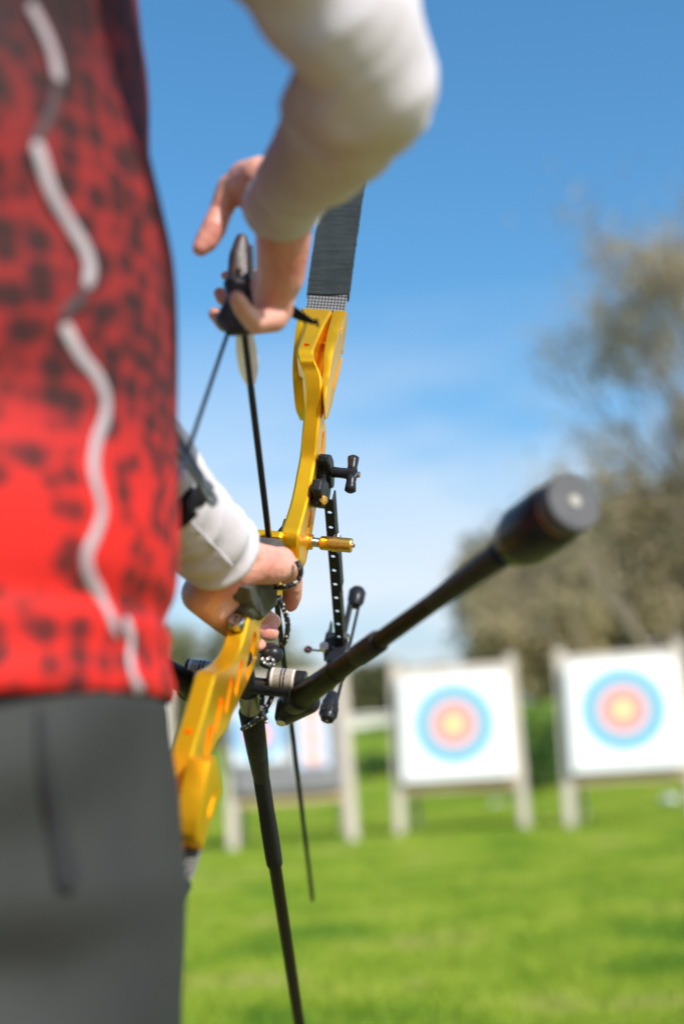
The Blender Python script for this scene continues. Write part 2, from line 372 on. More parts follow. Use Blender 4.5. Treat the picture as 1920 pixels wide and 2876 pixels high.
tree('olive_tree', TB(1640, 35), 5.4, .0, 31, LEAF[2], 5000, .12, 'pale olive brown tree behind the gap between the two white targets', 'tree', None, bark=BARKD, spread=.7, depth=4, first=.22)
for i, (px, d, wd, H, lm, lab) in enumerate([
        (1520, 34, 3.0, 4.4, 2, 'round dull olive bush peeping over the middle white target'),
        (1530, 31, 2.2, 2.5, 0, 'dark brown-green bush filling the gap between the two white targets'),
        (1640, 33, 3.8, 4.4, 2, 'tall olive bush behind the left post of the right-hand target'),
        (1800, 33, 4.0, 4.8, 2, 'tall buff bush directly behind the right-hand target'),
        (1960, 32, 3.6, 5.0, 2, 'tall olive bush at the right edge behind the right-hand target')]):
    bush('tall_bush', TB(px, d), wd, H, 40+i, LEAF[lm], 5500, .10, lab, 'bush', 'tall bushes behind the right-hand targets')
for i, (px, d, wd, H, lm, lab) in enumerate([
        (590, 46, 4.2, 4.1, 1, 'rounded green tree crown seen under the bow hand wrist'),
        (760, 52, 4.5, 2.3, 0, 'low far olive tree behind the grey target'),
        (880, 48, 4.0, 2.6, 1, 'far green tree right above the grey target'),
        (1010, 50, 4.2, 1.7, 0, 'far olive tree above the low pale wall'),
        (1120, 47, 4.0, 2.0, 1, 'far green tree at the left post of the middle white target'),
        (1240, 52, 4.4, 1.3, 0, 'low far olive tree above the middle white target'),
        (1340, 47, 3.4, 1.7, 1, 'far dark green tree above the right post of the middle white target'),
        (480, 46, 4.5, 2.6, 1, 'far green tree at the edge of the red shirt'),
        (360, 49, 5.0, 3.2, 0, 'far olive tree hidden mostly behind the archer')]):
    bush('distant_tree', TB(px, d), wd, H, 70+i, LEAF[lm], 6000, .17, lab, 'tree', 'far trees on the horizon')
for i, (px, d, wd, H, lab) in enumerate([(1505, 23, 1.7, 1.15, 'low dark green shrub in the gap between the two white targets'), (1060, 25, 1.2, .35, 'patch of low green shrub left of the middle white target')]):
    bush('low_shrub', TB(px, d), wd, H, 90+i, mat('green_shrub_leaves', (.07, .15, .03), .6, 0, (.10, .20, .035), 2, trans=.4), 4500, .05, lab, 'shrub', None)
# low pale wall on the bank
p0 = TB(900, 33); p1 = TB(1110, 33)
bm = bmesh.new(); zb = .5*(p0.z+p1.z) - .17; add_box(bm, (p0.x, 33, zb-.15), (p1.x, 33.3, zb+.42)); add_box(bm, (p0.x-.05, 32.95, zb+.423), (p1.x+.05, 33.35, zb+.50))
tag(obj('low_wall', bm, PALE, smooth=False, bevel=.02), 'low pale wall on the grass bank left of the middle white target', 'wall')

# ------------------------------------------------------------------ targets
def face_mat(name, rings, base=(.86, .86, .85), scale=1.0):
    """flat print of concentric rings on paper; rings = list of (centre x, centre z, [(radius, colour), ...])"""
    M = bpy.data.materials.new(name); M.use_nodes = True; t = M.node_tree; n = t.nodes; b = n['Principled BSDF']; l = t.links.new
    b.inputs['Roughness'].default_value = .8
    tc = n.new('ShaderNodeTexCoord'); prev = None
    for (cx, cz, rr) in rings:
        s = n.new('ShaderNodeVectorMath'); s.operation = 'SUBTRACT'; s.inputs[1].default_value = (cx, 0, cz); l(tc.outputs['Object'], s.inputs[0])
        m2 = n.new('ShaderNodeVectorMath'); m2.operation = 'MULTIPLY'; m2.inputs[1].default_value = (1, 0, 1); l(s.outputs[0], m2.inputs[0])
        ln = n.new('ShaderNodeVectorMath'); ln.operation = 'LENGTH'; l(m2.outputs[0], ln.inputs[0])
        for (rad, colr) in sorted(rr, reverse=True):
            lt = n.new('ShaderNodeMath'); lt.operation = 'LESS_THAN'; lt.inputs[1].default_value = rad; l(ln.outputs['Value'], lt.inputs[0])
            mx = n.new('ShaderNodeMix'); mx.data_type = 'RGBA'; l(lt.outputs[0], mx.inputs[0]); mx.inputs[7].default_value = (*colr, 1)
            if prev is None: mx.inputs[6].default_value = (*base, 1)
            else: l(prev, mx.inputs[6])
            prev = mx.outputs[2]
    l(prev, b.inputs['Base Color']); return M
YEL, PINK, PBL, BLU = (.78, .48, .24), (.70, .29, .30), (.56, .64, .74), (.10, .40, .53)
BIGF = face_mat('ring_print', [(0, 0, [(.140, YEL), (.075, (.82, .64, .34)), (.265, PINK), (.315, PBL), (.448, BLU)])])
SQF = face_mat('ring_print_small', base=(.66, .70, .74), rings=[(0, 0, [(.08, (.80, .38, .2)), (.15, (.72, .28, .30)), (.22, (.30, .46, .70)), (.29, (.12, .34, .55))])])
TRF = face_mat('ring_print_triple', base=(.66, .70, .74), rings=[(0, zc, [(.06, (.84, .50, .24)), (.10, (.70, .36, .34)), (.15, (.30, .44, .66))]) for zc in (-.215, 0, .215)])
def target(foot_l, foot_r, lean, dark, label, group='archery targets on the lawn', top=1.97, board=(.585, 1.775), tw=1.0):
    a, b_ = G(*foot_l), G(*foot_r); a.z = b_.z = 0
    mid = (a+b_)/2; x = (b_-a); W = x.length/2; x.normalize(); y = Vector((-x.y, x.x, 0))
    mt = Matrix((x, y, Vector((0, 0, 1)))).transposed().to_4x4(); mt.translation = mid
    root = empty('archery_target', mat=mt); tag(root, label, 'target', group)
    ln = math.tan(lean)
    def P(px_, z, dy=0): return Vector((px_*(1-(1-tw)*z/top), z*ln+dy, z))
    for sx in (-1, 1):
        bm = bmesh.new(); c = []
        for z in (0, top):
            for (qx, qy) in ((-.055, -.045), (.055, -.045), (.055, .045), (-.055, .045)):
                c.append(bm.verts.new(P(sx*W, z) + Vector((qx, qy, 0))))
        for f in ((0, 1, 2, 3), (4, 5, 6, 7), (0, 1, 5, 4), (1, 2, 6, 5), (2, 3, 7, 6), (3, 0, 4, 7)): bm.faces.new([c[i] for i in f])
        obj('leg', bm, WOOD, root, smooth=False, bevel=.008)
        bm = bmesh.new(); add_tube(bm, [P(sx*W*.9, top*.8, .06), Vector((sx*W*.9, top*ln+.95, 0))], .035, 4)
        obj('rear_leg', bm, WOOD, root, smooth=False)
    for nm, z0, z1, mm in (('crossbar', board[0]-.13, board[0]-.005, WOODT), ('crossbar', board[1]+.01, board[1]+.11, WOOD)):
        bm = bmesh.new(); c = []
        for z in (z0, z1):
            for (qx, qy) in ((-W+.058, -.03), (W-.058, -.03), (W-.058, .03), (-W+.058, .03)): c.append(bm.verts.new(P(qx, z, qy)))
        for f in ((0, 1, 2, 3), (4, 5, 6, 7), (0, 1, 5, 4), (1, 2, 6, 5), (2, 3, 7, 6), (3, 0, 4, 7)): bm.faces.new([c[i] for i in f])
        obj(nm, bm, mm, root, smooth=False, bevel=.005)
    bw = W-.056 if not dark else W-.06
    bm = bmesh.new(); c = []
    for z in board:
        for (qx, qy) in ((-bw, -.13), (bw, -.13), (bw, -.05), (-bw, -.05)): c.append(bm.verts.new(P(qx, z, qy)))
    for f in ((0, 1, 2, 3), (4, 5, 6, 7), (0, 1, 5, 4), (1, 2, 6, 5), (2, 3, 7, 6), (3, 0, 4, 7)): bm.faces.new([c[i] for i in f])
    obj('board', bm, BOARDG if dark else BOARDW, root, smooth=False, bevel=.02, seg=3)
    def face(cx, cz, w2, h2, mm, off):
        bm = bmesh.new(); add_box(bm, (-w2, -.003, -h2), (w2, .003, h2)); f = obj('target_face', bm, mm, root, smooth=False)
        f.location = P(cx, cz, -.136-off); f.rotation_euler = (-lean, 0, 0); return f
    if dark:
        face(-.32, 1.22, .29, .31, SQF, 0); face(.27, 1.16, .18, .33, TRF, 0)
    else:
        face(dark_off[0], dark_off[1], .56, .56, BIGF, 0)
    return root
dark_off = (-.01, 1.215)
target((1124, 2349), (1475, 2330), R(7), False, 'white target with blue, red and gold rings, the middle one beside the stabiliser weight', tw=.96)
dark_off = (.0, 1.245)
target((1602, 2328), (1958, 2310), R(10), False, 'white ringed target nearest the right edge of the picture, under the bare trees', tw=.98)
target((655, 2388), (992, 2366), R(7), True, 'dark grey target carrying two small paper faces, seen behind the stabiliser rod', tw=.98)
dark_off = (.0, 1.22)
target((120, 2420), (474, 2400), R(8), False, 'white target almost wholly hidden behind the archer', tw=.98)
def sack(px, py, lab):
    p = G(px, py); bm = bmesh.new()
    for k in range(5): add_sphere(bm, (random.uniform(-.11, .11), random.uniform(-.06, .06), .05+.01*k), random.uniform(.05, .08), 12, (1.2, 1, .8))
    o = obj('ballast_sack', bm, BAG); o.location = (p.x, p.y, 0); tag(o, lab, 'sack', 'pale sacks lying behind the targets')
sack(1398, 2275, 'pale sack on the grass behind the middle white target')
sack(1868, 2262, 'pale sack on the grass behind the right-hand target')
sack(938, 2300, 'pale sack on the grass behind the dark grey target')

# ------------------------------------------------------------------ the bow's own frame
def ray(px, py): return Vector(((px-960)/FPX, (1438-py)/FPX, 1))
f_c = Vector((270, -3970, 3994)).normalized()
Tt, Bb = ray(905, 870), ray(480, 2350); kk = Tt.dot(f_c)/Bb.dot(f_c); dd = Tt-kk*Bb; zt = .635/dd.length
u_c = dd.normalized(); s_c = u_c.cross(f_c); O_c = (Tt*zt + Bb*zt*kk)/2
def c2w(v): return v.x*CR + v.y*CU + v.z*FW
SV, FV, UV_ = c2w(s_c), c2w(f_c), c2w(u_c); OW = CAMP + c2w(O_c)
BOWM = Matrix((SV, FV, UV_)).transposed().to_4x4(); BOWM.translation = OW
BINV = BOWM.inverted()
def bp(px, py, s=None, f=None, u=None):
    """photo-measured point on a known plane of the bow (s right, f towards target, u along the limbs)"""
    o = BINV @ CAMP; d = BINV.to_3x3() @ (C(px, py, 1)-CAMP)
    ax, val = (0, s) if s is not None else ((1, f) if f is not None else (2, u))
    return o + d*((val-o[ax])/d[ax])
def cl(px, py, z): return BINV @ C(px, py, z)
bow = empty('recurve_bow', mat=BOWM)
tag(bow, 'gold anodised recurve bow with black stabilisers held in the archer\'s left hand', 'bow')

# riser: beam lofted through measured stations (belly right edge, front right edge, right side s, width)
st = [((932, 871), .034, .0125, .033), ((913, 906), .034, .0105, .021), ((897, 941), .034, .0088, .0175), ((882, 977), .034, .0085, .017),
      ((880, 995), ('a', .014, .2245), .0092, .017), ((886, 1016), ('a', .015, .2225), .0130, .017), ((895, 1037), ('a', .018, .2215), .0165, .017), ((902, 1060), ('a', .023, .2200), .0198, .017), ((904, 1090), ('a', .030, .2160), .0215, .017),
      ((902, 1120), ('a', .034, .2130), .0215, .0165), ((900, 1153), (912, 1165), .0215, .0165), ((893, 1220), (917, 1219), .0215, .0165), ((887, 1285), (914, 1285), .0215, .0165), ((879, 1330), (908, 1325), .0215, .0165),
      ((871, 1375), (900, 1370), .0215, .0165), ((861, 1420), (892, 1410), .0215, .0165), ((849, 1465), (886, 1445), .0215, .017), ((840, 1500), (878, 1495), .0215, .018), ((838, 1535), (867, 1545), .0215, .020),
      ((836, 1580), (855, 1590), .0210, .022), ((790, 1640), ('a', .100, .020), .0140, .020), ((740, 1680), ('a', .075, -.035), .0095, .018),
      ((707, 1706), ('a', .062, -.058), .0085, .017), ((698, 1745), ('a', .066, -.066), .0085, .017), ((686, 1793), (732, 1805), .0085, .017), ((674, 1830), (718, 1865), .0085, .017), ((655, 1861), (697, 1917), .0085, .017), ((632, 1880), (676, 1960), .0085, .017),
      ((609, 1893), (651, 2014), .0085, .017), ((598, 1925), (635, 2055), .0085, .017), ((590, 1953), .060, .0085, .017), ((577, 2000), .052, .0085, .017), ((562, 2050), .042, .0085, .017), ((545, 2108), .036, .0085, .0175),
      ((534, 2161), .034, .009, .019), ((518, 2235), .034, .010, .022), ((504, 2314), .034, .0115, .030), ((498, 2340), .034, .0125, .034)]
sec = []
for (b_, fr, sr, wd) in st:
    B_ = bp(*b_, s=sr)
    sec.append([B_, fr, sr, wd])
for i, z_ in enumerate(sec):
    if isinstance(z_[1], tuple) and z_[1][0] == 'a': z_.append(Vector((z_[2], z_[1][1], z_[1][2]))); continue
    if isinstance(z_[1], tuple): z_.append(bp(*z_[1], s=z_[2])); continue
    t_ = sec[min(i+1, len(sec)-1)][0]-sec[max(i-1, 0)][0]; n_ = Vector((0, -t_.z, t_.y)).normalized(); n_ = n_ if n_.y > 0 else -n_
    z_.append(z_[0] + (n_*.75 + Vector((0, .25, 0)))*z_[1])
sec = [(z_[0], z_[4], z_[2], z_[3]) for z_ in sec]
flat = smooth_path([[*B_, *F_, sr, wd] for (B_, F_, sr, wd) in sec], 5)
bm = bmesh.new(); prev = None; rings = []
for q in flat:
    B_, F_, sr, wd = Vector(q[:3]), Vector(q[3:6]), q[6], q[7]
    c = .0022
    dir_ = (F_-B_).normalized()*c
    ring = [Vector((sr-wd+c, B_.y, B_.z)), Vector((sr-c, B_.y, B_.z)), Vector((sr, B_.y, B_.z))+dir_, Vector((sr, F_.y, F_.z))-dir_,
            Vector((sr-c, F_.y, F_.z)), Vector((sr-wd+c, F_.y, F_.z)), Vector((sr-wd, F_.y, F_.z))-dir_, Vector((sr-wd, B_.y, B_.z))+dir_]
    rings.append([bm.verts.new(v) for v in ring])
for a, b_ in zip(rings, rings[1:]):
    for k in range(8): bm.faces.new((a[k], a[(k+1) % 8], b_[(k+1) % 8], b_[k]))
bm.faces.new(rings[0]); bm.faces.new(rings[-1])
riser = obj('riser', bm, GOLD, bow, smooth=False)
def stadium(bm, p, q, r, s0, s1, n=8):
    """slot shaped prism along s between local points p and q"""
    p, q = Vector((0, p.y, p.z)), Vector((0, q.y, q.z)); d = (q-p).normalized(); e = Vector((0, -d.z, d.y)); lo = []
    for c, sg in ((q, 1), (p, -1)):
        for k in range(n+1):
            a = -math.pi/2 + math.pi*k/n; lo.append(c + sg*(math.cos(a)*d + math.sin(a)*e)*r)
    A = [bm.verts.new((s0, v.y, v.z)) for v in lo]; B2 = [bm.verts.new((s1, v.y, v.z)) for v in lo]; k = len(A)
    for i in range(k): bm.faces.new((A[i], A[(i+1) % k], B2[(i+1) % k], B2[i]))
    bm.faces.new(A); bm.faces.new(B2)
def cutby(target_, bmc, solver='EXACT'):
    bmesh.ops.recalc_face_normals(bmc, faces=bmc.faces)
    me = bpy.data.meshes.new('cut'); bmc.to_mesh(me); bmc.free(); o = bpy.data.objects.new('cut', me); COL.objects.link(o); o.matrix_world = target_.matrix_world if not target_.parent else target_.parent.matrix_world
    md = target_.modifiers.new('b', 'BOOLEAN'); md.operation = 'DIFFERENCE'; md.object = o; md.solver = 'EXACT'; md.use_self = True
    dg = bpy.context.evaluated_depsgraph_get(); dg.update(); me2 = bpy.data.meshes.new_from_object(target_.evaluated_get(dg)); print('CUT', target_.name, len(target_.data.polygons), len(me2.polygons))
    old = target_.data; target_.modifiers.clear(); target_.data = me2; bpy.data.meshes.remove(old); bpy.data.objects.remove(o)
for (a, b_, r) in [((714, 1800), (697, 1885), .0085), ((678, 1872), (664, 1935), .0066), ((648, 1925), (637, 1982), .0070), ((619, 1985), (609, 2030), .0085), ((588, 2070), (583, 2096), .0100),
                   ((907, 1225), (903, 1262), .0050), ((872, 1448), (864, 1490), .0052), ((893, 1330), (886, 1375), .0055)]:
    bm = bmesh.new(); lowp = a[1] > 1700
    stadium(bm, bp(*a, s=.0085 if lowp else .0215), bp(*b_, s=.0085 if lowp else .0215), r, -.001 if lowp else .008, .03); cutby(riser, bm)
# screw holes on the belly faces
for (q, s_) in [((861, 969), 0), ((527, 2047), 0)]:
    bm = bmesh.new(); c = bp(*q, s=s_); add_tube(bm, [c-Vector((0, .012, 0)), c+Vector((0, .010, 0))], .0030, 12); cutby(riser, bm)
riser.data.polygons.foreach_set('use_smooth', [True]*len(riser.data.polygons))
ev = riser.modifiers.new('edges', 'EDGE_SPLIT'); ev.split_angle = R(24)
# pocket wings: side plates around the limb butts
def wing(pts, s0, s1, slot=None, hole=None, taper=0):
    umx, umn = max(abs(p[1]) for p in pts), min(abs(p[1]) for p in pts)
    bm = bmesh.new(); A = [bm.verts.new((s0 + (s1-s0)*taper*(.5*((umx-abs(u))/(umx-umn)) + .5*((umx-abs(u))/(umx-umn))**4), f, u)) for f, u in pts]; B2 = [bm.verts.new((s1, f, u)) for f, u in pts]; k = len(A)
    for i in range(k): bm.faces.new((A[i], A[(i+1) % k], B2[(i+1) % k], B2[i]))
    bm.faces.new(A); bm.faces.new(B2); bmesh.ops.triangulate(bm, faces=[f_ for f_ in bm.faces if len(f_.verts) > 4]); o = obj('pocket_wing', bm, GOLD, bow, smooth=False)
    bc = bmesh.new()
    if slot: stadium(bc, Vector((0, *slot[0])), Vector((0, *slot[1])), slot[2], -.05, .05)
    if hole: stadium(bc, Vector((0, *hole[0])), Vector((0, hole[0][0]+.002, hole[0][1])), hole[1], -.05, .05)
    cutby(o, bc)
    b = o.modifiers.new('bevel', 'BEVEL'); b.width = .0015; b.segments = 3; b.limit_method = 'ANGLE'; b.angle_limit = R(40)
    o.data.polygons.foreach_set('use_smooth', [True]*len(o.data.polygons)); e = o.modifiers.new('edges', 'EDGE_SPLIT'); e.split_angle = R(28); return o
S_ = .0265
up_b = [bp(*q, s=S_) for q in [(971, 874), (956, 914), (943, 957), (933, 996), (925, 1055), (918, 1094), (912, 1141), (914, 1178)]]
up_f = [bp(*q, s=S_) for q in [(920, 1176), (932, 1137), (944, 1084), (956, 1035), (964, 986), (971, 937), (976, 898), (975, 880)]]
upw = [(v[1], v[2]) for v in smooth_path(up_b, 3) + smooth_path(up_f, 3)]
sl_a, sl_b, hh = bp(961, 995, s=S_), bp(938, 1085, s=S_), bp(959, 925, s=S_)
wing(upw, .0135, S_, ((sl_a.y, sl_a.z), (sl_b.y, sl_b.z), .0040), ((hh.y, hh.z), .0028), taper=.92)
lw = [bp(*q, s=-.020) for q in [(846, 868), (835, 898), (828, 945), (823, 996), (821, 1045), (824, 1094), (830, 1149), (841, 1177)]]
lw = smooth_path(lw, 3); lwp = [(v[1], v[2]) for v in lw]
fr_ = [(lwp[-1][0]+.010, lwp[-1][1]+.012)] + [(v[0]+.030, v[1]+.016) for v in lwp[-4::-3]]
wing(lwp + fr_, -.020, -.0095)
lo_p = [bp(*q, s=S_) for q in [(588, 2140), (571, 2225), (558, 2290), (551, 2346), (554, 2371), (577, 2335), (600, 2292), (622, 2226), (616, 2172), (604, 2125)]]
low = [(v[1], v[2]) for v in lo_p]
la, lb = bp(600, 2238, s=S_), bp(588, 2285, s=S_)
wing(low, .0105, S_, ((la.y, la.z), (lb.y, lb.z), .0035))
wing([(f, u) for f, u in low], -S_, -.0105, ((la.y, la.z), (lb.y, lb.z), .0035))
# plates closing each pocket between the wings
for sg, uu in ((1, .318), (-1, -.322)):
    box('pocket_plate', (-.017, .004 if sg > 0 else -.020, min(uu, uu-sg*.05)), (S_-.002, .018 if sg > 0 else .006, max(uu, uu-sg*.05)), GOLD, bow, .001, smooth=False)
box('pocket_web', (.004, .010, .212), (.0145, .022, .300), GOLD, bow, .001, smooth=False)
# arrow shelf
c = bp(757, 1500, u=.046)
bm = bmesh.new(); sh = [bp(q[0], q[1], u=.047) for q in [(728, 1500), (785, 1495), (800, 1478), (838, 1500)]]
add_box(bm, (min(v.x for v in sh)-.002, min(v.y for v in sh)+.006, .038), (.008, max(v.y for v in sh), .047))
obj('arrow_shelf', bm, GOLD, bow, smooth=False, bevel=.0025)
# screw with a slot
c = bp(664, 1748, s=0)
bolt = tube('tiller_bolt', [c+Vector((0, .004, 0)), c-Vector((0, .0035, 0)), c-Vector((0, .0045, 0))], [.0070, .0070, .0060], SILVER, bow, 28)
box('bolt_slot', c-Vector((.0009, .0050, .0034)), c+Vector((.0009, -.0035, .0034)), DARK, bolt, 0, smooth=False)
# grip
gs = [((745, 1500), .040, -.022, .002), ((760, 1530), .060, -.022, .013), None]
bm = bmesh.new(); gr = []
def gsec(u, sl_, sr_, fb, ff, du=0):
    m_ = .3
    pts = [(sl_*.75, fb), (sr_*.75, fb), (sr_, fb+(ff-fb)*.3), (sr_, fb+(ff-fb)*.75), (sr_*.5, ff), (sl_*.5, ff), (sl_, fb+(ff-fb)*.75), (sl_, fb+(ff-fb)*.3)]
    return [bm.verts.new((a, b, u+du*(b-fb))) for a, b in pts]
for a in [(.030, -.020, .0135, .044, .088), (.020, -.018, .0145, .036, .086), (.006, -.015, .0145, .022, .080), (-.015, -.0155, .015, .012, .075), (-.040, -.0155, .016, .002, .075), (-.058, -.0145, .0165, -.006, .078), (-.070, -.0125, .0155, -.008, .066, ), (-.088, -.0115, .012, -.001, .040), (-.094, -.010, .0105, .006, .026)]:
    gr.append(gsec(a[0], *a[1:5], du=.15 if a[0] > 0 else .35))
for a, b_ in zip(gr, gr[1:]):
    for k in range(8): bm.faces.new((a[k], a[(k+1) % 8], b_[(k+1) % 8], b_[k]))
bm.faces.new(gr[0]); bm.faces.new(gr[-1])
grip = obj('grip', bm, GRIPM, bow, bevel=.003, seg=3)
def rounded(name, pts, s0, s1, m_, parent, bev=.002):
    bm = bmesh.new(); A = [bm.verts.new((s0, p.y, p.z)) for p in pts]; B2 = [bm.verts.new((s1, p.y, p.z)) for p in pts]; k = len(A)
    for i in range(k): bm.faces.new((A[i], A[(i+1) % k], B2[(i+1) % k], B2[i]))
    bm.faces.new(A); bm.faces.new(B2); return obj(name, bm, m_, parent, bevel=bev, seg=3, smooth=False)
rounded('palm_swell', [bp(*q, s=.0135) for q in [(700, 1648), (735, 1628), (765, 1640), (784, 1668), (780, 1702), (738, 1744), (706, 1690)]], -.0125, .0135, GRIPM, grip, .0035)
rounded('texture_panel', [bp(*q, s=.0138) for q in [(727, 1660), (738, 1665), (744, 1695), (738, 1735), (730, 1722), (724, 1695)]], .0120, .0140, GRIPT, grip, .0005)

# limbs, taped, with a little bare carbon weave near the riser
def limb(sg):
    fu = smooth_path([(.014, .295), (.012, .335), (-.016, .39), (-.046, .452), (-.09, .545), (-.142, .64), (-.182, .71), (-.208, .765), (-.205, .81), (-.190, .83)], 8)
    bm = bmesh.new(); rr = []
    for i, (f, u) in enumerate(fu):
        hw = .0205 - .0125*max(0, (u-.5)/.33)**1.3; th = .0035
        rr.append([bm.verts.new((a*hw, f+b*th, sg*u)) for a, b in ((-1, -1), (1, -1), (1, 1), (-1, 1))])
    for a, b_ in zip(rr, rr[1:]):
        for k in range(4): bm.faces.new((a[k], a[(k+1) % 4], b_[(k+1) % 4], b_[k]))
    bm.faces.new(rr[0]); bm.faces.new(rr[-1]); l = obj('limb', bm, WEAVE, bow, smooth=False)
    bm = bmesh.new(); rr = []; r_ = random.Random(3)
    sub = [q for q in fu if .346 < q[1] < .60]
    sub = smooth_path(sub, 3)
    for i, (f, u) in enumerate(sub):
        hw = .0222 + r_.uniform(-.0003, .0005); th = .0048
        rr.append([bm.verts.new((a*hw, f+b*th+r_.uniform(-.0003, .0003), sg*(u - (.0016*math.cos(a*2+1) if i == 0 else 0)))) for a, b in ((-1, -1), (0, -1.05), (1, -1), (1, 1), (-1, 1))])
    for a, b_ in zip(rr, rr[1:]):
        for k in range(5): bm.faces.new((a[k], a[(k+1) % 5], b_[(k+1) % 5], b_[k]))
    bm.faces.new(rr[0]); bm.faces.new(rr[-1]); obj('tape_wrap', bm, TAPE, l, smooth=False)
def weave():
    M = mat('carbon_weave', (.05, .05, .05), .35); n = M.node_tree.nodes; b = n['Principled BSDF']; l = M.node_tree.links.new
    tc = n.new('ShaderNodeTexCoord'); mp = n.new('ShaderNodeMapping'); mp.inputs[3].default_value = (1, 0, 1); l(tc.outputs['Object'], mp.inputs[0])
    v = n.new('ShaderNodeTexVoronoi'); v.inputs['Scale'].default_value = 290; v.inputs['Randomness'].default_value = .0; l(mp.outputs[0], v.inputs['Vector'])
    r = n.new('ShaderNodeValToRGB'); r.color_ramp.elements[0].position = .22; r.color_ramp.elements[1].position = .36
    r.color_ramp.elements[0].color = (.34, .33, .32, 1); r.color_ramp.elements[1].color = (.03, .03, .035, 1)
    l(v.outputs['Distance'], r.inputs[0]); l(r.outputs[0], b.inputs['Base Color']); return M
WEAVE = weave()
limb(1); limb(-1)

# string: nock point to both limb tips
nock = bp(680, 885, f=-.232); tips = [Vector((0, -.207, .80)), Vector((0, -.207, -.80))]
fing_lo = bp(640, 935, f=-.231)
bm = bmesh.new(); add_tube(bm, [tips[0], nock+Vector((0, 0, .035)), nock, fing_lo, tips[1]], .0012, 8)
strg = obj('bowstring', bm, STRING, bow)
sv_a, sv_b = fing_lo.lerp(tips[1], .0), fing_lo.lerp(tips[1], .17)
q1, q2 = fing_lo.lerp(tips[1], .235), fing_lo.lerp(tips[1], .36)
tube('serving', [nock+Vector((0, 0, .05)), nock, fing_lo, sv_b], .0017, mat('black_serving', (.02, .025, .05), .6), strg, 8)
tube('serving', [q1, q2], .0020, SERV, strg, 8)

# plunger through the riser
pf, pu = .085, .060
pc = bp(905, 1525, s=.035); pf, pu = pc.y, pc.z
def P3(s, df=0, du=0): return Vector((s, pf+df, pu+du))
PXW = lambda x: bp(x, 1525, f=pf).x
plg = tube('plunger', [P3(PXW(838)), P3(PXW(860))], .0062, GOLD2, bow, 24)
tube('lock_ring', [P3(PXW(858)), P3(PXW(877))], .0078, GOLD2, plg, 12)
bm = bmesh.new(); x0, x1 = PXW(877), PXW(902); nn = 36
add_tube(bm, [P3(x0+(x1-x0)*k/nn) for k in range(nn+1)], [.0048 if k % 4 < 2 else .0041 for k in range(nn+1)], 20); obj('spring_thread', bm, SILVER, plg)
tube('barrel', [P3(PXW(899)), P3(PXW(903)), P3(PXW(928)), P3(PXW(928)+.0002), P3(PXW(950)), P3(PXW(950)+.0002), P3(PXW(984)), P3(PXW(987)), P3(PXW(990))], [.0060, .0070, .0070, .0067, .0067, .0071, .0071, .0071, .0064], GOLD2, plg, 28)
tube('plunger_pin', [P3(PXW(988)), P3(PXW(998))], .0019, SILVER, plg, 12)
tube('clamp_screw', [P3(PXW(944), 0, .004), P3(PXW(944), -.001, .0105)], .0036, SILVER, plg, 14)
tube('clamp_collar', [P3(PXW(933)), P3(PXW(950))], .0076, GOLD2, plg, 24)
# arrow rest: plate on the window side + wire
tube('arrow_rest', [P3(-.003, .004, -.004), P3(-.012, .0, -.0075), P3(-.018, -.004, -.003)], .0009, BLACK, bow, 8)
pl = bp(851, 1560, s=.0157)
bm = bmesh.new(); stadium(bm, pl+Vector((0, -.004, .010)), pl+Vector((0, .004, -.022)), .0070, .0150, .0168)
pp = obj('clicker_plate', bm, SATIN, bow, smooth=False)
cc = bp(845, 1552, s=.017); tube('screw_head', [cc, cc+Vector((.002, 0, 0))], [.0042, .0034], SILVER, pp, 18)
cq = bp(797, 1470, s=-.001); cq2 = bp(790, 1495, s=-.001)
tube('clicker', [bp(804, 1460, s=-.0025), bp(798, 1480, s=-.0035), bp(784, 1497, s=-.004)], .0026, SATIN, bow, 8)

# sight
sight = None
sb = bp(917, 1400, s=.030); 
def SL(px, py, s): return bp(px, py, s=s)
bm = bmesh.new()
a, b_ = SL(900, 1290, .020), SL(915, 1430, .020)
sight = rounded('sight_mount', [SL(*q, .030) for q in [(922, 1290), (934, 1300), (934, 1340), (927, 1400), (918, 1430), (908, 1425), (911, 1380), (914, 1345), (917, 1310)]], .0200, .0300, SATIN, bow)
rounded('mount_jaw', [SL(*q, .034) for q in [(908, 1346), (918, 1347), (924, 1356), (926, 1376), (918, 1396), (922, 1412), (912, 1428), (904, 1424), (906, 1398), (902, 1380)]], .0235, .0340, SATIN, sight, .003)
rounded('mount_jaw', [SL(*q, .034) for q in [(922, 1276), (933, 1277), (938, 1290), (941, 1330), (939, 1372), (932, 1374), (929, 1345), (926, 1312), (920, 1300)]], .0235, .0340, SATIN, sight, .003)
rounded('jaw_web', [SL(*q, .030) for q in [(920, 1300), (930, 1310), (930, 1345), (922, 1352), (914, 1340)]], .0225, .0290, BLACK, sight, .0015)
sc_ = bp(909, 1408, s=.0348); tube('socket_screw', [sc_-Vector((0, 0, 0)), sc_-Vector((0, .004, .001))], .0040, GOLD2, sight, 18)
ka, kb = bp(928, 1325, u=.15), bp(1012, 1334, u=.15)
kd = (kb-ka).normalized(); kl = (kb-ka).length
def K(t): return ka + kd*kl*t
knob = tube('clamp_knob', [K(0), K(.1), K(.35), K(.55), K(.62), K(.80), K(.82)], [.0040, .0055, .0052, .0056, .0062, .0062, .0050], BLACK, sight, 20)
bm = bmesh.new()
for sg in (1, -1):
    tt = (Vector((-.06, -.30, 1))*sg).normalized(); c0 = K(.71)
    add_tube(bm, [c0, c0+tt*.008, c0+tt*.014, c0+tt*.0185, c0+tt*.0205], [.0060, .0048, .0054, .0058, .0030], 14)
obj('knob_lobes', bm, BLACK, knob)
tube('knob_screw', [K(.82), K(.86), K(.87), K(.97), K(.99)], [.0036, .0034, .0030, .0032, .002], SILVER, knob, 12)
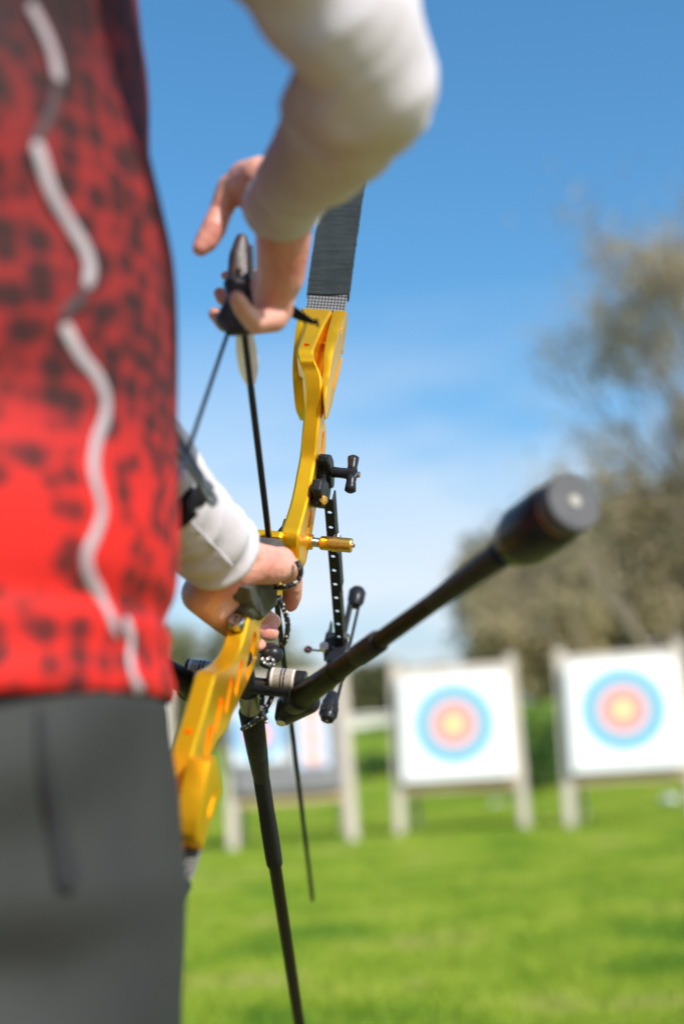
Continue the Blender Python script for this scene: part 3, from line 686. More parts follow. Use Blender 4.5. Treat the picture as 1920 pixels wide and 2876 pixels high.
# extension bar with oval lightening holes
e0, e1 = bp(905, 1425, s=.0305), bp(951, 1770, s=.0305)
eu = (e0.z+e1.z)/2
bm = bmesh.new(); add_box(bm, (.0300, e0.y, eu-.0045), (.0393, e1.y+.03, eu-.0028)); ext = obj('extension_bar', bm, SATIN, bow, smooth=False)
bc = bmesh.new(); nh = 10
for k in range(nh):
    fy = e0.y + .018 + (e1.y-e0.y-.03)*k/(nh-1); add_tube(bc, [Vector((.0348, fy, eu-.02)), Vector((.0348, fy, eu+.03))], .0025, 12, flat=1.0)
cutby(ext, bc)
box('bar_web', (.0378, e0.y, eu-.0026), (.0396, e1.y+.03, eu+.0105), SATIN, ext, .0006, smooth=False)
ext.parent = bow
# worn paint flecks in the holes are the bright sky seen through; tape patch
pt0, pt1 = bp(918, 1570, s=.0305).y, bp(932, 1655, s=.0305).y
box('bar_tape', (.0392, pt0, eu-.0048), (.0412, pt1, eu+.0104), TAPE, ext, .0005, smooth=False)
# vertical rail and sight head
rf = e1.y + .012
def RL(ds, df, du): return Vector((.031+ds, rf+df, eu+du*.9))
box('rail_clamp', RL(-.014, -.014, -.014), RL(-.001, .012, .012), SATIN, ext, .002, smooth=False)
rl = tube('elevation_rail', [RL(.004, 0, .080), RL(.004, 0, .060), RL(.002, 0, -.080)], .0034, BLACK, bow, 12)
tube('rail_rod', [RL(.0135, .002, .080), RL(.0115, .002, -.088)], .0018, BLACK, rl, 10)
tube('rail_cap', [RL(.009, 0, .070), RL(.009, 0, .078), RL(.009, 0, .092), RL(.009, 0, .097)], [.006, .0095, .0100, .0075], BLACK, rl, 20)
tube('rail_cap', [RL(.006, 0, -.070), RL(.0055, 0, -.085), RL(.0055, 0, -.104), RL(.0055, 0, -.109)], [.0050, .0092, .0088, .0070], BLACK, rl, 20)
bm = bmesh.new()
for k in range(20):
    a = 2*math.pi*k/20; add_box(bm, *[(lambda c_: (c_-Vector((.0008, .0008, .005)), c_+Vector((.0008, .0008, .005))))(RL(.0055+.0092*math.cos(a), .0092*math.sin(a), -.097))][0])
obj('knurling', bm, SATIN, rl, smooth=False)
tube('rail_screw', [RL(.009, 0, .096), RL(.009, 0, .0985)], .0028, SILVER, rl, 12)
tube('rail_screw', [RL(.0055, 0, -.108), RL(.0055, 0, -.111)], .0018, SILVER, rl, 12)
hd = box('sight_block', RL(-.008, -.010, -.030), RL(.014, .010, .004), BLACK, bow, .003, smooth=False)
tube('block_screw', [RL(-.012, -.011, -.012), RL(-.012, -.017, -.014)], [.0058, .0050], SILVER, hd, 16)
tube('block_screw', [RL(.010, -.010, .006), RL(.010, -.016, .006)], .0036, SILVER, hd, 12)
tube('windage_knob', [RL(.010, 0, -.006), RL(.020, 0, -.006), RL(.026, 0, -.006)], [.004, .006, .005], SILVER, hd, 14)
pin_c = bp(865, 1824, f=rf); pin_r = bp(940, 1832, f=rf)
pin = tube('sight_pin', [pin_c, pin_r], .0011, BLACK, bow, 8)
bm = bmesh.new(); n_ = 24
add_tube(bm, [pin_c + Vector((math.cos(a), 0, math.sin(a)))*.0030 for a in [2*math.pi*k/n_ for k in range(n_+1)]], .0018, 8, cap=False); obj('pin_ring', bm, BLACK, pin)
tube('pin_dot', [pin_c-Vector((0, .001, 0)), pin_c+Vector((0, .001, 0))], .0026, REDP, pin, 12)
# tape tail at the clamp
bm = bmesh.new(); q = [bp(*p_, f=rf-.01) for p_ in [(928, 1742), (934, 1750), (934, 1782), (913, 1787), (922, 1768)]]
A = [bm.verts.new(v) for v in q]; B2 = [bm.verts.new(v+Vector((0, .0012, 0))) for v in q]
for i in range(5): bm.faces.new((A[i], A[(i+1) % 5], B2[(i+1) % 5], B2[i]))
bm.faces.new(A); bm.faces.new(B2); obj('tape_tail', bm, TAPE, ext, smooth=False)

# stabilisers
ub = -.0985
vb = tube('v_bar', [Vector((-.052, .100, ub)), Vector((.052, .100, ub))], .0078, BLACK, bow, 24)
stc = bp(702, 1955, s=0)
tube('extender', [Vector((0, .060, ub)), Vector((0, .150, ub))], .0085, BLACK, vb, 24)
tube('steel_collar', [Vector((0, .110, ub)), Vector((0, .136, ub))], .0092, mat('brushed_collar', (.30, .29, .27), .35, .8), vb, 24)
def scale_mat():
    M = mat('ruler_print', (.02, .018, .022), .25, coat=.4); n = M.node_tree.nodes; b = n['Principled BSDF']; l = M.node_tree.links.new
    tc = n.new('ShaderNodeTexCoord'); sp = n.new('ShaderNodeSeparateXYZ'); l(tc.outputs['UV'], sp.inputs[0])
    # comb of pale ticks each side of a dotted mid line
    def cmp(op, a, v, ain=None):
        q = n.new('ShaderNodeMath'); q.operation = op
        if ain is not None: l(ain, q.inputs[0])
        if isinstance(v, (int, float)): q.inputs[1].default_value = v
        else: l(v, q.inputs[1])
        return q.outputs[0]
    fr = cmp('FRACT', 0, 0, cmp('MULTIPLY', 0, 26, sp.outputs[1]))
    tick = cmp('GREATER_THAN', 0, .55, fr)
    ax = cmp('ABSOLUTE', 0, 0, cmp('SUBTRACT', 0, .5, sp.outputs[0]))
    endb = cmp('GREATER_THAN', 0, .40, ax); mid = cmp('GREATER_THAN', 0, .10, ax); mid2 = cmp('LESS_THAN', 0, .035, ax)
    tk = cmp('MULTIPLY', 0, mid, tick); tk = cmp('MAXIMUM', 0, endb, tk)
    tk = cmp('MAXIMUM', 0, cmp('MULTIPLY', 0, mid2, tick), tk)
    r = n.new('ShaderNodeMix'); r.data_type = 'RGBA'; l(tk, r.inputs[0]); r.inputs[6].default_value = (.015, .012, .016, 1); r.inputs[7].default_value = (.60, .57, .52, 1)
    l(r.outputs[2], b.inputs['Base Color']); return M
RUL = scale_mat()
def uvband(name, c0, c1, r, m_, parent, n=48):
    c0, c1 = Vector(c0), Vector(c1); bm = bmesh.new(); uvl = bm.loops.layers.uv.new('uv'); x, y, z = frame(c1-c0)
    A = [[bm.verts.new(c + r*(math.cos(2*math.pi*k/n)*x + math.sin(2*math.pi*k/n)*y)) for k in range(n)] for c in (c0, c1)]
    for k in range(n):
        fc = bm.faces.new((A[0][k], A[0][(k+1) % n], A[1][(k+1) % n], A[1][k]))
        for lp, (a, b_) in zip(fc.loops, ((0, k), (0, k+1), (1, k+1), (1, k))): lp[uvl].uv = (a, b_/n*2)
    bm.normal_update(); me = bpy.data.meshes.new(name); bm.to_mesh(me); bm.free(); return link(name, me, m_, parent)
def joint(sg):
    o = organic('rod_joint', [[(797, 2012, 1.288, 27), (798, 1975, 1.278, 22), (866, 1972, 1.262, 34), (846, 1938, 1.258, 32)]], .0012, BLACK, None, it=2)
    o.data.transform(BINV)
    if sg < 0: o.data.transform(Matrix.Diagonal((-1, 1, 1, 1))); o.data.flip_normals()
    o.parent = bow; return o
def sidebar(sg):
    # clamp barrel along s, canted arm, rod running back and out, end weight
    bs = .0405*sg
    bc_ = Vector((bs, .086, ub+.012))
    bl0, bl1 = bp(754, 1902, s=None, f=None, u=ub+.008), bp(860, 1907, u=ub+.008)
    x0, x1 = bl0.x, bl1.x
    if sg < 0: x0, x1 = -x1-.004, -x0-.0
    fy = (bl0.y+bl1.y)/2
    br = tube('clamp_barrel', [(x0, fy, ub+.006), (x0+.001, fy, ub+.006), (x1-.001, fy, ub+.006), (x1, fy, ub+.006)], [.0086, .0097, .0097, .0086], BLACK, bow, 32)
    uvband('scale_band', (x0+.0035, fy, ub+.006), (x0+.0035+(x1-x0)*.62, fy, ub+.006), .00985, RUL, br)
    r0, r1 = bp(845, 1957, u=ub-.006), bp(1612, 1408, u=ub+.000)
    r1 = cl(1612, 1408, .88)
    a0 = Vector((r0.x*sg, r0.y, r0.z)); a1 = Vector((r1.x*sg, r1.y, r1.z)); d = (a1-a0).normalized(); Ln = (a1-a0).length
    if sg < 0: Ln = .21
    jn = joint(sg) if True else rounded('rod_joint', [Vector((0, fy+a_, ub+b_)) for a_, b_ in [(.010, .010), (.032, .012), (.060, .006), (.074, .000), (.072, -.008), (.060, -.010), (.020, -.009), (.008, -.004)]], min(sg*.022, sg*.048), max(sg*.022, sg*.048), BLACK, bow, .004)
    jc = bp(790, 2026, u=ub-.006); jc.x *= sg; tube('joint_socket', [jc, jc-Vector((0, .0, .0025))], [.0050, .0044], SILVER, jn, 18)
    def A(t): return a0 + d*t
    tube('rod_collar', [A(-.016), A(-.002), A(0), A(.002)], [.0120, .0125, .0125, .011], BLACK, jn, 28)
    rod = tube('side_rod', [A(0), A(.003), A(.080), A(.0805), A(.125)], [.0100, .0110, .0096, .0090, .0086], CARBON, bow, 24)
    tube('rod_sleeve', [A(.121), A(.123), A(.160), A(.162)], [.0090, .0096, .0094, .0086], SATIN, rod, 24)
    tube('rod_shaft', [A(.12), A(Ln*.74)], [.0073, .0068], CARBON, rod, 24)
    tube('rod_taper', [A(Ln*.56), A(Ln*.70), A(Ln*.80)], [.0069, .0082, .0098], SATIN, rod, 24)
    wt = tube('end_weight', [A(Ln-.078), A(Ln-.072), A(Ln-.058), A(Ln-.026), A(Ln-.021), A(Ln-.017)], [.0098, .0165, .0205, .0205, .0195, .0170], BLACK, rod, 36)
    tube('weight_ring', [A(Ln-.018), A(Ln-.012)], .0170, mat('copper_ring', (.45, .2, .08), .35, .8), wt, 36)
    tube('weight_disc', [A(Ln-.013), A(Ln-.0125), A(Ln-.001), A(Ln)], [.0175, .0190, .0190, .0180], mat('grey_disc', (.055, .056, .06), .6, .0, (.07, .07, .075), 60, spec=.3), wt, 40)
    tube('disc_screw', [A(Ln-.001), A(Ln+.0012)], [.0050, .0040], mat('dull_steel', (.26, .25, .22), .6, .2), wt, 20)
sidebar(1); sidebar(-1)
def S(t): return Vector((0, t, ub))
ls = tube('long_rod', [S(.133), S(.136), S(.139), S(.20), S(.245), S(.2452), S(.262)], [.0085, .0095, .0115, .0098, .0078, .0073, .0073], SATIN, bow, 28)
tube('foam_sleeve', [S(.243), S(.246), S(.300), S(.330), S(.380), S(.398), S(.401)], [.0076, .0080, .0080, .0086, .0087, .0085, .0070], FOAM, ls, 24)
tube('rod_shaft', [S(.395), S(.98)], [.0066, .0066], CARBON, ls, 24)
tube('end_weight', [S(.97), S(.975), S(1.02), S(1.023)], [.009, .015, .015, .012], BLACK, ls, 24)

# ------------------------------------------------------------------ arrow
arrow = empty('arrow', mat=BOWM)
tag(arrow, 'long dark arrow with cream fletching nocked on the bowstring', 'arrow')
an = nock.copy(); ar = Vector((-.010, pf, pu)); ad_ = (ar-an).normalized()
tipl = bp(878, 2530, s=(an+ad_*.95).x); AL = (tipl-an).length
ad_ = (tipl-an).normalized()
tube('shaft', [an+ad_*.010, an+ad_*(AL-.03)], .0030, SHAFT, arrow, 12)
tube('nock', [an-ad_*.006, an+ad_*.012], [.0022, .0030], mat('nock_green', (.05, .35, .06), .4), arrow, 10)
tube('point', [an+ad_*(AL-.03), an+ad_*(AL-.028), an+ad_*(AL-.004), an+ad_*(AL+.003)], [.003, .0032, .0032, .0008], BLACK, arrow, 12)
tube('wrap', [an+ad_*(AL*.50), an+ad_*(AL*.555)], .00315, mat('bronze_wrap', (.16, .08, .03), .35, .3), arrow, 12)
for k in range(3):
    a = R(60 + 120*k); xx = ((BINV @ CAMP)-an); xx = (xx - ad_*xx.dot(ad_)).normalized(); yy = ad_.cross(xx); v = math.cos(a)*xx + math.sin(a)*yy; bm = bmesh.new(); t_ = ad_.cross(v)
    prof = [(.012, .0), (.020, .0050), (.034, .0066), (.050, .0066), (.062, .0052), (.074, .0022), (.080, 0)]
    A = [bm.verts.new(an+ad_*x+v*(.0028+h)+t_*.0004) for x, h in prof]; B2 = [bm.verts.new(an+ad_*x+v*(.0028+h)-t_*.0004) for x, h in prof]
    nn = len(A)
    for i in range(nn): bm.faces.new((A[i], A[(i+1) % nn], B2[(i+1) % nn], B2[i]))
    bm.faces.new(A); bm.faces.new(B2); obj('vane', bm, VANE, arrow, smooth=False)

# ------------------------------------------------------------------ the archer
base = C(200, 2400, .87)
person = empty('person', (base.x, base.y, 0))
tag(person, 'archer in red spotted shirt, white sleeves and grey trousers, holding the bow', 'person')
person_off = Vector((-base.x, -base.y, 0))
def wp(o):               # meshes are built in world space, then hung on the person without moving
    o.parent = person; o.matrix_parent_inverse = Matrix.Translation((-base.x, -base.y, 0)); return o
Z1 = 1.085
hulls = [
  # drawing hand: thumb
  [(735, 500, 1.045, 62), (690, 500, 1.06, 50), (650, 528, 1.065, 37)], [(648, 528, 1.065, 40), (618, 598, 1.065, 33)], [(618, 598, 1.065, 33), (601, 640, 1.06, 36)], [(601, 640, 1.06, 36), (580, 676, 1.058, 33), (563, 697, 1.055, 24)],
  [(735, 500, 1.045, 62), (690, 545, 1.06, 40), (760, 600, 1.05, 50)],
  # back of hand
  [(800, 560, 1.03, 82), (796, 660, 1.045, 80)], [(796, 660, 1.045, 80), (788, 770, 1.065, 70)], [(788, 770, 1.065, 70), (765, 850, 1.08, 54), (735, 800, 1.09, 34)], [(832, 742, 1.075, 28), (800, 830, 1.085, 30), (790, 760, 1.07, 40)],
  [(770, 850, 1.08, 46), (768, 888, 1.082, 44)], [(812, 760, 1.06, 26), (800, 880, 1.075, 22)],
  # fingers hooked round the string
  [(768, 892, 1.075, 42), (716, 904, 1.055, 32)], [(716, 904, 1.055, 33), (684, 872, 1.04, 26)], [(684, 872, 1.04, 27), (665, 838, 1.03, 22)],
  [(760, 895, 1.10, 40), (690, 914, 1.115, 29)], [(690, 914, 1.115, 29), (632, 908, 1.125, 24)], [(632, 908, 1.125, 26), (616, 890, 1.125, 24)], [(625, 898, 1.125, 24), (604, 882, 1.125, 20)],
  [(745, 840, 1.115, 36), (680, 862, 1.135, 26)], [(680, 862, 1.135, 26), (628, 838, 1.14, 22)], [(628, 838, 1.14, 22), (617, 824, 1.14, 18)],
  [(745, 790, 1.12, 28), (690, 770, 1.135, 20)], [(690, 770, 1.135, 20), (632, 774, 1.145, 13)],
  # wrist and forearm inside the sleeve, upper arm, shoulder
  [(800, 560, 1.03, 82), (830, 520, .99, 84)], [(830, 520, .99, 84), (1010, 250, .83, 130)], [(1010, 250, .83, 140), (880, -150, .80, 170)], [(880, -150, .80, 170), (560, -420, .78, 230)],
  # bow hand: wrist to thumb web
  [(600, 1560, 1.165, 88), (640, 1592, 1.19, 80)], [(640, 1592, 1.19, 76), (700, 1585, 1.20, 62), (610, 1625, 1.19, 62)],
  [(700, 1580, 1.20, 64), (762, 1590, 1.225, 52)], [(762, 1590, 1.225, 52), (795, 1588, 1.24, 42), (790, 1570, 1.245, 36)], [(700, 1560, 1.19, 40), (800, 1566, 1.235, 26)], [(640, 1600, 1.175, 40), (780, 1608, 1.225, 28)],
  [(800, 1590, 1.245, 38), (822, 1632, 1.27, 28)], [(822, 1640, 1.27, 28), (820, 1672, 1.28, 28)], [(820, 1672, 1.28, 28), (815, 1696, 1.285, 23)],
  # heel of the hand and the folded fingers behind the riser
  [(610, 1620, 1.18, 70), (566, 1668, 1.185, 58)], [(566, 1668, 1.185, 58), (600, 1705, 1.20, 50), (640, 1660, 1.20, 50)], [(600, 1705, 1.20, 50), (650, 1762, 1.24, 34)], [(640, 1660, 1.20, 50), (690, 1720, 1.25, 34), (650, 1762, 1.24, 34)],
  [(690, 1715, 1.26, 30), (745, 1735, 1.30, 26)], [(745, 1735, 1.30, 26), (768, 1746, 1.305, 22)],
  [(670, 1745, 1.255, 30), (725, 1772, 1.29, 27)], [(725, 1772, 1.29, 27), (760, 1777, 1.295, 24)],
  [(650, 1765, 1.24, 30), (700, 1805, 1.265, 25)], [(700, 1805, 1.265, 25), (728, 1812, 1.27, 21)],
  # left forearm, elbow, upper arm
  [(600, 1560, 1.165, 88), (430, 1330, 1.06, 105)], [(430, 1330, 1.06, 105), (230, 900, 1.02, 110)], [(230, 900, 1.02, 110), (40, -250, 1.02, 150)],
]
neck = C(60, -430, .90)
hx, hy, hz = neck.x, neck.y+.02, neck.z
def wr(x, y, z, r):      # world sphere -> (px,py,z,r) not needed: handled separately
    return (x, y, z, r)
body = organic('body', hulls, .0016, SKIN, None, it=3)
head = organic('head', [[wr(hx, hy, hz-.08, .062), wr(hx+.01, hy+.01, hz+.06, .056)], [wr(hx, hy, hz+.16, .088), wr(hx+.01, hy+.03, hz+.14, .08), wr(hx+.005, hy+.05, hz+.06, .052)],
                        [wr(hx+.012, hy+.105, hz+.135, .016), wr(hx+.012, hy+.128, hz+.105, .013)], [wr(hx-.085, hy+.01, hz+.12, .02), wr(hx-.09, hy, hz+.14, .018)], [wr(hx+.088, hy+.01, hz+.12, .02), wr(hx+.092, hy, hz+.14, .018)],
                        [wr(hx-.01, hy+.10, hz+.06, .014), wr(hx+.03, hy+.10, hz+.06, .014)]], .005, SKIN, None, it=4, px=False)
bmj = bmesh.new(); bmj.from_mesh(body.data); bmj.from_mesh(head.data); bmj.to_mesh(body.data); bmj.free(); bpy.data.objects.remove(head)
body.data.polygons.foreach_set('use_smooth', [True]*len(body.data.polygons)); wp(body)
wp(organic('hair', [[wr(hx, hy-.02, hz+.17, .094), wr(hx, hy-.03, hz+.12, .09)], [wr(hx, hy-.06, hz+.06, .055), wr(hx, hy-.05, hz-.02, .04)], [wr(hx, hy+.05, hz+.215, .05), wr(hx, hy, hz+.2, .07)]], .006, HAIR, None, it=3, px=False,
           disp=lambda c, n_: .004*noise.noise(c*60)))
for sx in (-.03, .05):
    bm = bmesh.new(); add_sphere(bm, (hx+sx, hy+.098, hz+.135), .011, 12); wp(obj('eye', bm, mat('eye_white', (.7, .68, .65), .2), None))

def folds(axis_a, axis_b, amp, freq, seed):
    ax = (axis_b-axis_a).normalized()
    def f(c, n_):
        d = c-axis_a; t = d.dot(ax); ang = noise.noise(d*9+Vector((seed, 0, 0)))*1.6
        amp_ = amp*(1 + 1.3*math.exp(-(t/.05)**2) + .6*math.exp(-((t-(axis_b-axis_a).length)/.04)**2)); return amp_*(.35-1.3*abs(noise.noise(Vector((t*freq+ang*1.6, ang*.8, seed)))) + .6*noise.noise(d*22))
    return f
# sleeves
ce = C(792, 575, 1.035); cdv = (C(735, 655, 1.07)-C(900, 430, .92)).normalized()
wp(organic('sleeve', [[(796, 566, 1.033, 101), (780, 594, 1.045, 102)], [(800, 560, 1.03, 95), (836, 508, .99, 104)], [(836, 508, .99, 104), (915, 415, .92, 148)], [(775, 600, 1.045, 97), (836, 508, .99, 104)],
                      [(915, 415, .92, 148), (1005, 262, .84, 186)], [(1018, 238, .83, 190), (1035, 205, .82, 186)], [(1035, 205, .82, 184), (975, 40, .80, 208)], [(975, 40, .80, 208), (880, -150, .79, 225)], [(880, -150, .79, 225), (560, -420, .78, 260)]],
           .003, WHITE, None, it=10, cut=[(ce + cdv*.006, cdv)], disp=folds(C(1005, 262, .84), C(800, 560, 1.03), .0045, 38, 2.0)))
bm = bmesh.new(); xx, yy, _z = frame(cdv); n_ = 56; rr = []
for k in range(n_):
    a = 2*math.pi*k/n_; dv = math.cos(a)*xx + math.sin(a)*yy; wv = .0006*math.sin(a*5)
    rr.append([bm.verts.new(ce + dv*(.0270+e_+wv) + cdv*w_) for e_, w_ in ((-.002, .0062), (.0006, .0066), (.0012, .0050), (.0009, -.0040), (.0012, -.0052), (-.0012, -.0062))])
for k in range(n_):
    a, b_ = rr[k], rr[(k+1) % n_]
    for j in range(6): bm.faces.new((a[j], a[(j+1) % 6], b_[(j+1) % 6], b_[j]))
wp(obj('cuff', bm, mat('white_rib_cuff', (.72, .70, .73), .8, 0, (.66, .64, .68), 90, spec=.2), None))
lc = C(612, 1556, 1.165); ldv = (C(640, 1600, 1.19)-C(470, 1370, 1.08)).normalized()
wp(organic('sleeve', [[(628, 1572, 1.175, 119), (560, 1485, 1.13, 124)], [(560, 1485, 1.13, 124), (470, 1390, 1.09, 130)], [(470, 1390, 1.09, 130), (372, 1240, 1.05, 132)], [(372, 1240, 1.05, 132), (230, 900, 1.02, 150)], [(230, 900, 1.02, 150), (40, -250, 1.02, 180)]],
           .0028, WHITE, None, it=8, cut=[(lc, ldv)], disp=folds(C(405, 1260, 1.05), C(612, 1556, 1.165), .0042, 60, 5.0)))

# torso and hips: elliptical rings hung from the measured front edge
def rings_mesh(rows, n=96, flare=None, seed=0, amp=.006, zc=.87):
    rows = smooth_path(rows, 6); bm = bmesh.new(); rr = []
    for (ex, ey, rx, ry) in rows:
        E_ = C(ex, ey, zc); c = E_ - Vector((rx, 0, 0)); ring = []
        for k in range(n):
            a = 2*math.pi*k/n; ca, sa = math.cos(a), math.sin(a)
            p = Vector((c.x + rx*math.copysign(abs(ca)**.85, ca), c.y + ry*math.copysign(abs(sa)**.85, sa), c.z))
            nn_ = Vector((ca, sa, 0))
            w_ = noise.noise(Vector((p.x*7, p.y*7+seed, p.z*16)))*amp + noise.noise(Vector((p.x*16+seed, p.y*12, p.z*9)))*amp*.6
            ring.append(bm.verts.new(p + nn_*w_*(1-max(0, ca)**2*.93)))
        rr.append(ring)
    for a, b_ in zip(rr, rr[1:]):
        for k in range(n): bm.faces.new((a[k], a[(k+1) % n], b_[(k+1) % n], b_[k]))
    bm.faces.new(rr[0]); 
    return bm
top_rows = [(130, -420, .05, .07), (190, -400, .085, .15), (300, -330, .115, .215), (350, -180, .13, .225), (372, 0, .135, .215), (390, 124, .137, .21), (399, 332, .14, .205), (415, 415, .142, .20), (448, 564, .145, .195), (473, 705, .148, .190), (485, 912, .15, .185),
            (484, 1164, .15, .18), (486, 1330, .15, .18), (490, 1500, .15, .182), (484, 1600, .15, .184), (474, 1655, .15, .185), (446, 1725, .148, .186), (462, 1772, .15, .187), (460, 1852, .152, .188), (476, 1913, .155, .192), (474, 1950, .156, .194), (466, 1962, .150, .189)]
shirt = obj('shirt', rings_mesh(top_rows, seed=3, amp=.009), SHIRT, None); 
tr_rows = [(440, 1900, .142, .180), (452, 1960, .146, .183), (465, 1990, .148, .184), (476, 2130, .152, .188), (488, 2359, .158, .19), (502, 2474, .160, .19), (498, 2640, .160, .188), (503, 2876, .158, .186), (500, 3000, .15, .18), (470, 3080, .12, .15)]
trou = obj('trousers', rings_mesh(tr_rows, seed=9, amp=.034), TROU, None)
dg = bpy.context.evaluated_depsgraph_get()
def onto(o, pts, depth=0):
    b = BVHTree.FromObject(o, bpy.context.evaluated_depsgraph_get()); out = []
    for (px_, py_) in pts:
        d = (C(px_, py_, 1)-CAMP).normalized(); h = b.ray_cast(CAMP, d)
        if h[0] is not None: out.append((h[0], h[1]))
    return out
def ribbon(name, o, pts, wid, m_, lift=.0015, n=5):
    pts = [tuple(p_) for p_ in smooth_path(pts, 5)]; wid = wid if hasattr(wid, '__len__') else [wid]*2
    hs = onto(o, pts); bm = bmesh.new(); rr = []
    for i, (p_, nr) in enumerate(hs):
        if nr.dot(p_-CAMP) > 0: nr = -nr
        t_ = (hs[min(i+1, len(hs)-1)][0]-hs[max(0, i-1)][0]).normalized(); x = t_.cross(nr).normalized(); f_ = i/max(1, len(hs)-1)
        w_ = wid[0]*(1-f_)+wid[1]*f_; w_ *= min(1, .25+min(f_, 1-f_)*14)
        rr.append([bm.verts.new(p_ + x*w_*q + nr*(lift*(1.8-1.6*q*q)+.0008)) for q in (-1, -.6, 0, .6, 1)])
    for a, b_ in zip(rr, rr[1:]):
        for k in range(4): bm.faces.new((a[k], a[k+1], b_[k+1], b_[k]))
    so_ = obj(name, bm, m_, None); so_.modifiers.new('th', 'SOLIDIFY').thickness = .0012; return wp(so_)
for pp_ in ([(78, 15), (98, 50), (128, 110), (150, 175), (160, 235)], [(95, 400), (108, 440), (140, 540), (190, 630), (232, 700), (248, 760), (235, 810)],
            [(170, 890), (190, 935), (225, 1000), (272, 1060), (296, 1120), (292, 1180), (270, 1240), (262, 1320), (278, 1390), (286, 1440), (268, 1500), (243, 1560), (250, 1620), (285, 1680), (312, 1740), (326, 1790)],
            [(350, 1735), (366, 1790), (365, 1850), (374, 1900), (396, 1955)]):
    ribbon('piping', shirt, pp_, (.0036, .0039), WHITE2, .0003)
for pp_ in ([(157, 218), (160, 260), (140, 330), (112, 380), (94, 412)], [(240, 795), (222, 840), (190, 870), (168, 902)]):
    ribbon('piping', shirt, pp_, (.0030, .0030), DULLP, .0001)
ribbon('pocket_opening', trou, [(112, 1985), (120, 2110), (138, 2225), (158, 2330), (180, 2420), (198, 2505)], (.0022, .0085), DARK, .0008)  # dark ribbon laid on the cloth as the shade of the opening
wp(shirt); wp(trou)
sl_ = [o for o in person.children if o.name.startswith('sleeve')][1]
sm_ = ribbon('seam', sl_, [(500, 1425), (545, 1475), (590, 1522), (628, 1563), (650, 1586)], (.0011, .0011), WHITE, .0012)
# legs and shoes below the frame
cw = C(500, 2950, .87); cx0 = cw.x-.15
for k, (dy, fx) in enumerate(((-.10, .02), (.13, .0))):
    wp(organic('trouser_leg', [[(cx0, cw.y+dy*.8, cw.z, .098), (cx0, cw.y+dy, .45, .078)], [(cx0, cw.y+dy, .45, .078), (cx0-.01, cw.y+dy*1.1, .09, .072)]], .006, TROU, None, px=False, disp=lambda c, n_: .006*noise.noise(Vector((c.x*10, c.y*10, c.z*24)))))
    wp(organic('shoe', [[(cx0-.03, cw.y+dy*1.1, .045, .045), (cx0+.05, cw.y+dy*1.1, .045, .042), (cx0+.15, cw.y+dy*1.15, .032, .032)]], .005, SHOE, None, px=False))

# ------------------------------------------------------------------ worn and strapped things
# finger tab
tab = empty('finger_tab', C(670, 820, 1.11)); tag(tab, 'black leather finger tab on the drawing hand with a loose strap tail', 'finger tab')
def hang(o, e):
    o.parent = e; o.matrix_parent_inverse = Matrix.Translation(-e.location); return o
hang(organic('tab_face', [[(655, 835, 1.095, 17), (628, 900, 1.09, 24), (650, 925, 1.085, 20)], [(650, 925, 1.085, 20), (695, 930, 1.085, 13), (628, 900, 1.09, 24)], [(650, 800, 1.10, 24), (700, 800, 1.10, 22), (655, 835, 1.095, 18)], [(700, 780, 1.10, 18), (712, 850, 1.09, 14)]], .0015, LEATH, None, it=4), tab)
hang(organic('tab_plate', [[(678, 672, 1.125, 18), (664, 720, 1.12, 22), (660, 790, 1.115, 24), (690, 790, 1.115, 18), (690, 690, 1.125, 12)]], .0015, LEATHB, None, it=4), tab)
hang(tube('tab_ledge', [C(705, 690, 1.10), C(704, 760, 1.095), C(700, 830, 1.09)], [.0018, .0028, .0022], BLACK, None, 10), tab)
hang(tube('strap_tail', [C(785, 842, 1.11), C(815, 872, 1.115), C(850, 892, 1.12), C(880, 905, 1.12), C(893, 900, 1.12)], [.0085, .0078, .0058, .0034, .0034], STRAP, None, 8, flat=.35), tab)
hang(tube('strap_tail_end', [C(872, 898, 1.12), C(888, 908, 1.12), C(896, 918, 1.12)], [.0026, .0030, .0016], STRAP, None, 8, flat=.4), tab)

# arm guard
ag = empty('arm_guard', C(550, 1330, 1.10)); tag(ag, 'open plastic arm guard strapped with black elastic round the left forearm', 'arm guard')
ge = mat('guard_plastic', (.10, .13, .15), .3, 0, (.14, .17, .19), 40)
gpts = smooth_path([C(440, 1130, .99), C(492, 1208, 1.01), C(537, 1285, 1.03), C(580, 1360, 1.035), C(604, 1400, 1.04), C(598, 1417, 1.04), C(583, 1400, 1.035), C(550, 1340, 1.02), C(508, 1280, 1.005), C(450, 1190, .99)], 5)
bm = bmesh.new(); add_tube(bm, [Vector(p_) for p_ in gpts], .0022, 8); hang(obj('guard_frame', bm, ge, None), ag)
q = [C(440, 1128, .993), C(496, 1212, 1.013), C(541, 1288, 1.033), C(586, 1366, 1.038), C(574, 1372, 1.033), C(540, 1312, 1.022), C(500, 1250, 1.006), C(445, 1165, .99)]
bm = bmesh.new(); A = [bm.verts.new(v) for v in q]; B2 = [bm.verts.new(v-FW*.002) for v in q]
for i in range(8): bm.faces.new((A[i], A[(i+1) % 8], B2[(i+1) % 8], B2[i]))
bm.faces.new(A); bm.faces.new(B2); hang(obj('guard_plate', bm, LEATHB, None, smooth=False), ag)
q_ = ribbon('elastic_strap', sl_, [(566, 1346), (560, 1362), (545, 1392), (512, 1428), (475, 1458), (430, 1482)], (.0112, .0115), STRAP, .0034)
q_.parent = ag; q_.matrix_parent_inverse = Matrix.Translation(-ag.location)

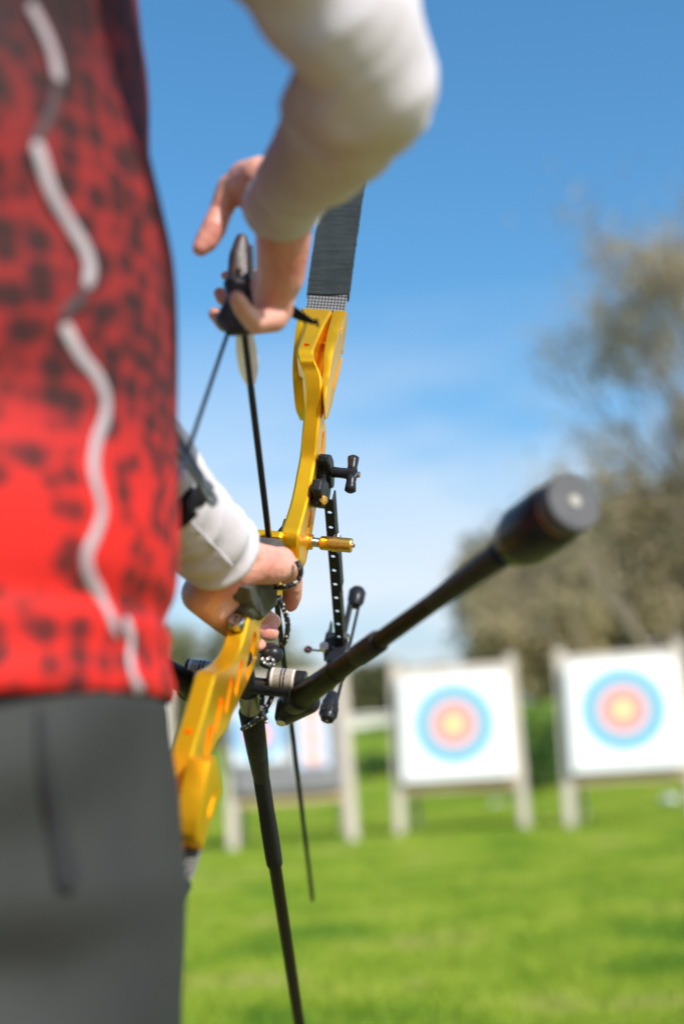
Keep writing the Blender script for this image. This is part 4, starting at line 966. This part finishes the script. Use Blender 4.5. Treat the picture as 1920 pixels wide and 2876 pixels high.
# paracord sling
sg_ = empty('finger_sling', C(800, 1700, 1.27)); tag(sg_, 'black and white braided cord sling looped round the bow hand thumb', 'sling')
def cord(pts, r=.0024, name='cord'):
    P_ = smooth_path([C(*p_) for p_ in pts], 8); bm = bmesh.new(); k = len(P_)
    add_tube(bm, [Vector(p_) for p_ in P_], [r*(1+.10*math.sin(i*1.9)) for i in range(k)], 8); return hang(obj(name, bm, CORD, None), sg_)
cord([(833, 1575, 1.225), (843, 1595, 1.225), (843, 1615, 1.228), (832, 1634, 1.23), (812, 1645, 1.23), (790, 1650, 1.235), (770, 1648, 1.24)])
cord([(783, 1672, 1.25), (790, 1695, 1.25), (802, 1725, 1.255), (808, 1755, 1.26), (804, 1790, 1.265), (792, 1812, 1.27), (770, 1828, 1.275), (762, 1834, 1.275)])
ws = empty('wrist_sling', C(745, 1850, 1.26)); tag(ws, 'braided black cord hanging from a black toggle and tied round the long stabiliser', 'sling')
bm = bmesh.new(); add_sphere(bm, C(762, 1838, 1.27), .0095, 20, (1.15, 1, .95)); add_sphere(bm, C(752, 1824, 1.275), .0085, 18, (1.2, 1, .7)); hang(obj('toggle', bm, BLACK, None), ws)
for pts in ([(740, 1850, 1.262), (735, 1862, 1.26), (752, 1870, 1.258), (768, 1860, 1.26), (758, 1850, 1.26), (742, 1862, 1.256), (760, 1874, 1.256)],
            [(735, 1935, 1.27), (736, 1965, 1.268), (735, 1990, 1.265), (738, 2003, 1.262)], [(776, 1892, 1.26), (772, 1925, 1.27), (760, 1965, 1.268), (745, 1992, 1.265), (737, 2010, 1.262)],
            [(681, 2047, 1.29), (695, 2040, 1.275), (712, 2028, 1.268), (728, 2014, 1.266), (738, 2005, 1.265), (748, 1996, 1.27)], [(737, 2002, 1.262), (742, 2015, 1.262), (748, 2028, 1.264)]):
    P_ = smooth_path([C(*p_) for p_ in pts], 6); bm = bmesh.new(); add_tube(bm, [Vector(p_) for p_ in P_], .0024, 8); hang(obj('cord', bm, CORD, None), ws)
